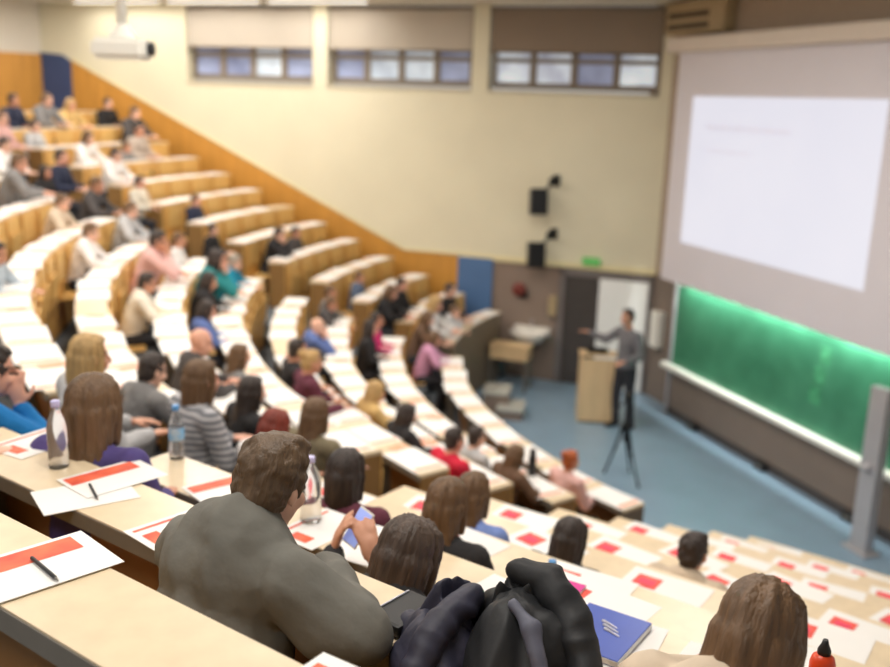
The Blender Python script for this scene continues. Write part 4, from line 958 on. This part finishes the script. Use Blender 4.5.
# camera tripod
t = tag(empty('camera_tripod', (2.49, 12.52, 0)), 'black camera tripod standing on the blue floor before the lectern', 'tripod')
hub = V(0, 0, .78)
for i, (fx, fy) in enumerate(((-.20, .20), (.18, -.30), (.16, .26))):
    bm = bmesh.new(); f_ = V(fx, fy, .02); m_ = hub.lerp(f_, .5); capsule(bm, hub + V(fx, fy, 0) * .12, m_, .024, .021, 10, 2); capsule(bm, m_, f_, .017, .015, 10, 2); ellipsoid(bm, m_, (.028, .028, .028), None, 10)
    lg = obj('leg', remeshed(bm, 'leg', .008, 1), M['black_metal'], t)
    bm = bmesh.new(); ellipsoid(bm, f_, (.024, .024, .02), None, 10); obj('rubber_foot', mesh_from(bm, 'foot'), M['black'], lg)
bm = bmesh.new(); capsule(bm, (0, 0, .55), (0, 0, 1.12), .02, .02, 10, 2); ellipsoid(bm, hub, (.05, .05, .05)); obj('centre_column', remeshed(bm, 'col', .009, 1), M['black_metal'], t)
bm = bmesh.new(); ellipsoid(bm, (0, 0, 1.15), (.05, .05, .05)); box(bm, -.05, .05, -.06, .06, 1.18, 1.23); obj('tripod_head', mesh_from(bm, 'head'), M['black'], t)
bm = bmesh.new(); capsule(bm, (0, 0, 1.15), (-.18, -.10, 1.0), .012, .012, 8, 2); capsule(bm, (-.14, -.08, 1.03), (-.20, -.11, .985), .02, .02, 8, 2); obj('pan_handle', remeshed(bm, 'pan', .007, 1), M['black'], t)

# ceiling projector and lights
t = tag(empty('projector', (-2.62, 7.95, CEIL)), 'white projector hanging from the ceiling on a pole', 'projector'); z = 5.30 - CEIL
bm = bmesh.new(); box(bm, -.21, .21, -.17, .17, z - .085, z + .075); bmesh.ops.bevel(bm, geom=list(bm.edges), offset=.035, segments=3, affect='EDGES'); obj('housing', mesh_from(bm, 'h'), M['white_plastic'], t)
bm = bmesh.new(); lathe(bm, [(.05, 0), (.055, .01), (.055, .05), (.04, .055)], 18, Matrix.Translation((.20, -.02, z)) @ Matrix.Rotation(rad(90), 4, 'Y')); obj('lens', mesh_from(bm, 'l'), M['black'], t)
bm = bmesh.new(); lathe(bm, [(.11, z + .075), (.10, z + .10), (.05, z + .17), (.045, z + .18)], 20); obj('mount', mesh_from(bm, 'm'), M['white_plastic'], t)
bm = bmesh.new(); lathe(bm, [(.042, z + .15), (.042, -.02)], 16); obj('pole', mesh_from(bm, 'p'), M['white_plastic'], t)
bm = bmesh.new(); lathe(bm, [(.09, -.03), (.09, 0)], 18); obj('ceiling_plate', mesh_from(bm, 'c'), M['white_plastic'], t)
M['tube'] = mat('lit fluorescent diffuser', (1, .97, .9), .5, .01, emit=(1, .95, .86), estr=2.0)
WA = math.atan2(WALL_U.y, WALL_U.x)
lum = []
for s, d in ((8.6, .5), (6.4, .5), (4.2, .5)):
    lum.append((wp(s, CEIL, d), WA, 2.0, .16, 'long lit ceiling lamp along the window wall', 20))
GRID_C = Vector((8, 14, 0))
for R in (17, 14.2, 11.4):
    for a in (166, 183, 200, 217, 234):
        p = GRID_C + Vector((math.cos(rad(a)), math.sin(rad(a)), 0)) * R; lum.append((Vector((p.x, p.y, CEIL)), rad(a) + PI / 2, 1.5, .5, 'rectangular ceiling lamp over the seating', 66 * (.75 if a > 210 else 1)))
for x, y in ((.4, 11.6), (2.6, 8.4)): lum.append((Vector((x, y, CEIL)), rad(109), 1.5, .5, 'added ceiling fill lamp over the stage edge', 95))  # unseen lamps added to brighten the screen board and front wall
for p, rz, L_, W_, lab, pw in lum:
    t = tag(empty('ceiling_light', p, rz), lab, 'ceiling light', lab + 's')
    obj('lamp_housing', box_me('lamp_housing', -L_ / 2, L_ / 2, -W_ / 2, W_ / 2, -.05, 0, bevel=.006), M['white_plastic'], t)
    obj('diffuser', box_me('diffuser', -L_ / 2 + .02, L_ / 2 - .02, -W_ / 2 + .02, W_ / 2 - .02, -.062, -.05), M['tube'], t)
    L = D.lights.new('ceiling lamp light', 'AREA'); L.shape = 'RECTANGLE'; L.size = L_; L.size_y = W_; L.energy = pw; L.color = (1, .95, .88)
    lo = D.objects.new('ceiling lamp light', L); link(lo); lo.location = p + Vector((0, 0, -.075)); lo.rotation_euler = (0, 0, rz)

# ------------------------------------------------------------------ world and render look
w = D.worlds.new('world'); SC.world = w; w.use_nodes = True
bg = w.node_tree.nodes['Background']; bg.inputs['Color'].default_value = (1, .96, .9, 1); bg.inputs['Strength'].default_value = .5
SC.view_settings.view_transform = 'Standard'; SC.view_settings.look = 'None'; SC.view_settings.exposure = 0; SC.view_settings.gamma = 1.0
try:
    SC.cycles.max_bounces = 6; SC.cycles.transparent_max_bounces = 4; SC.cycles.use_denoising = True; SC.cycles.caustics_reflective = False; SC.cycles.caustics_refractive = False; SC.cycles.sample_clamp_indirect = 4
except Exception: pass

D.scenes.remove(TMP)
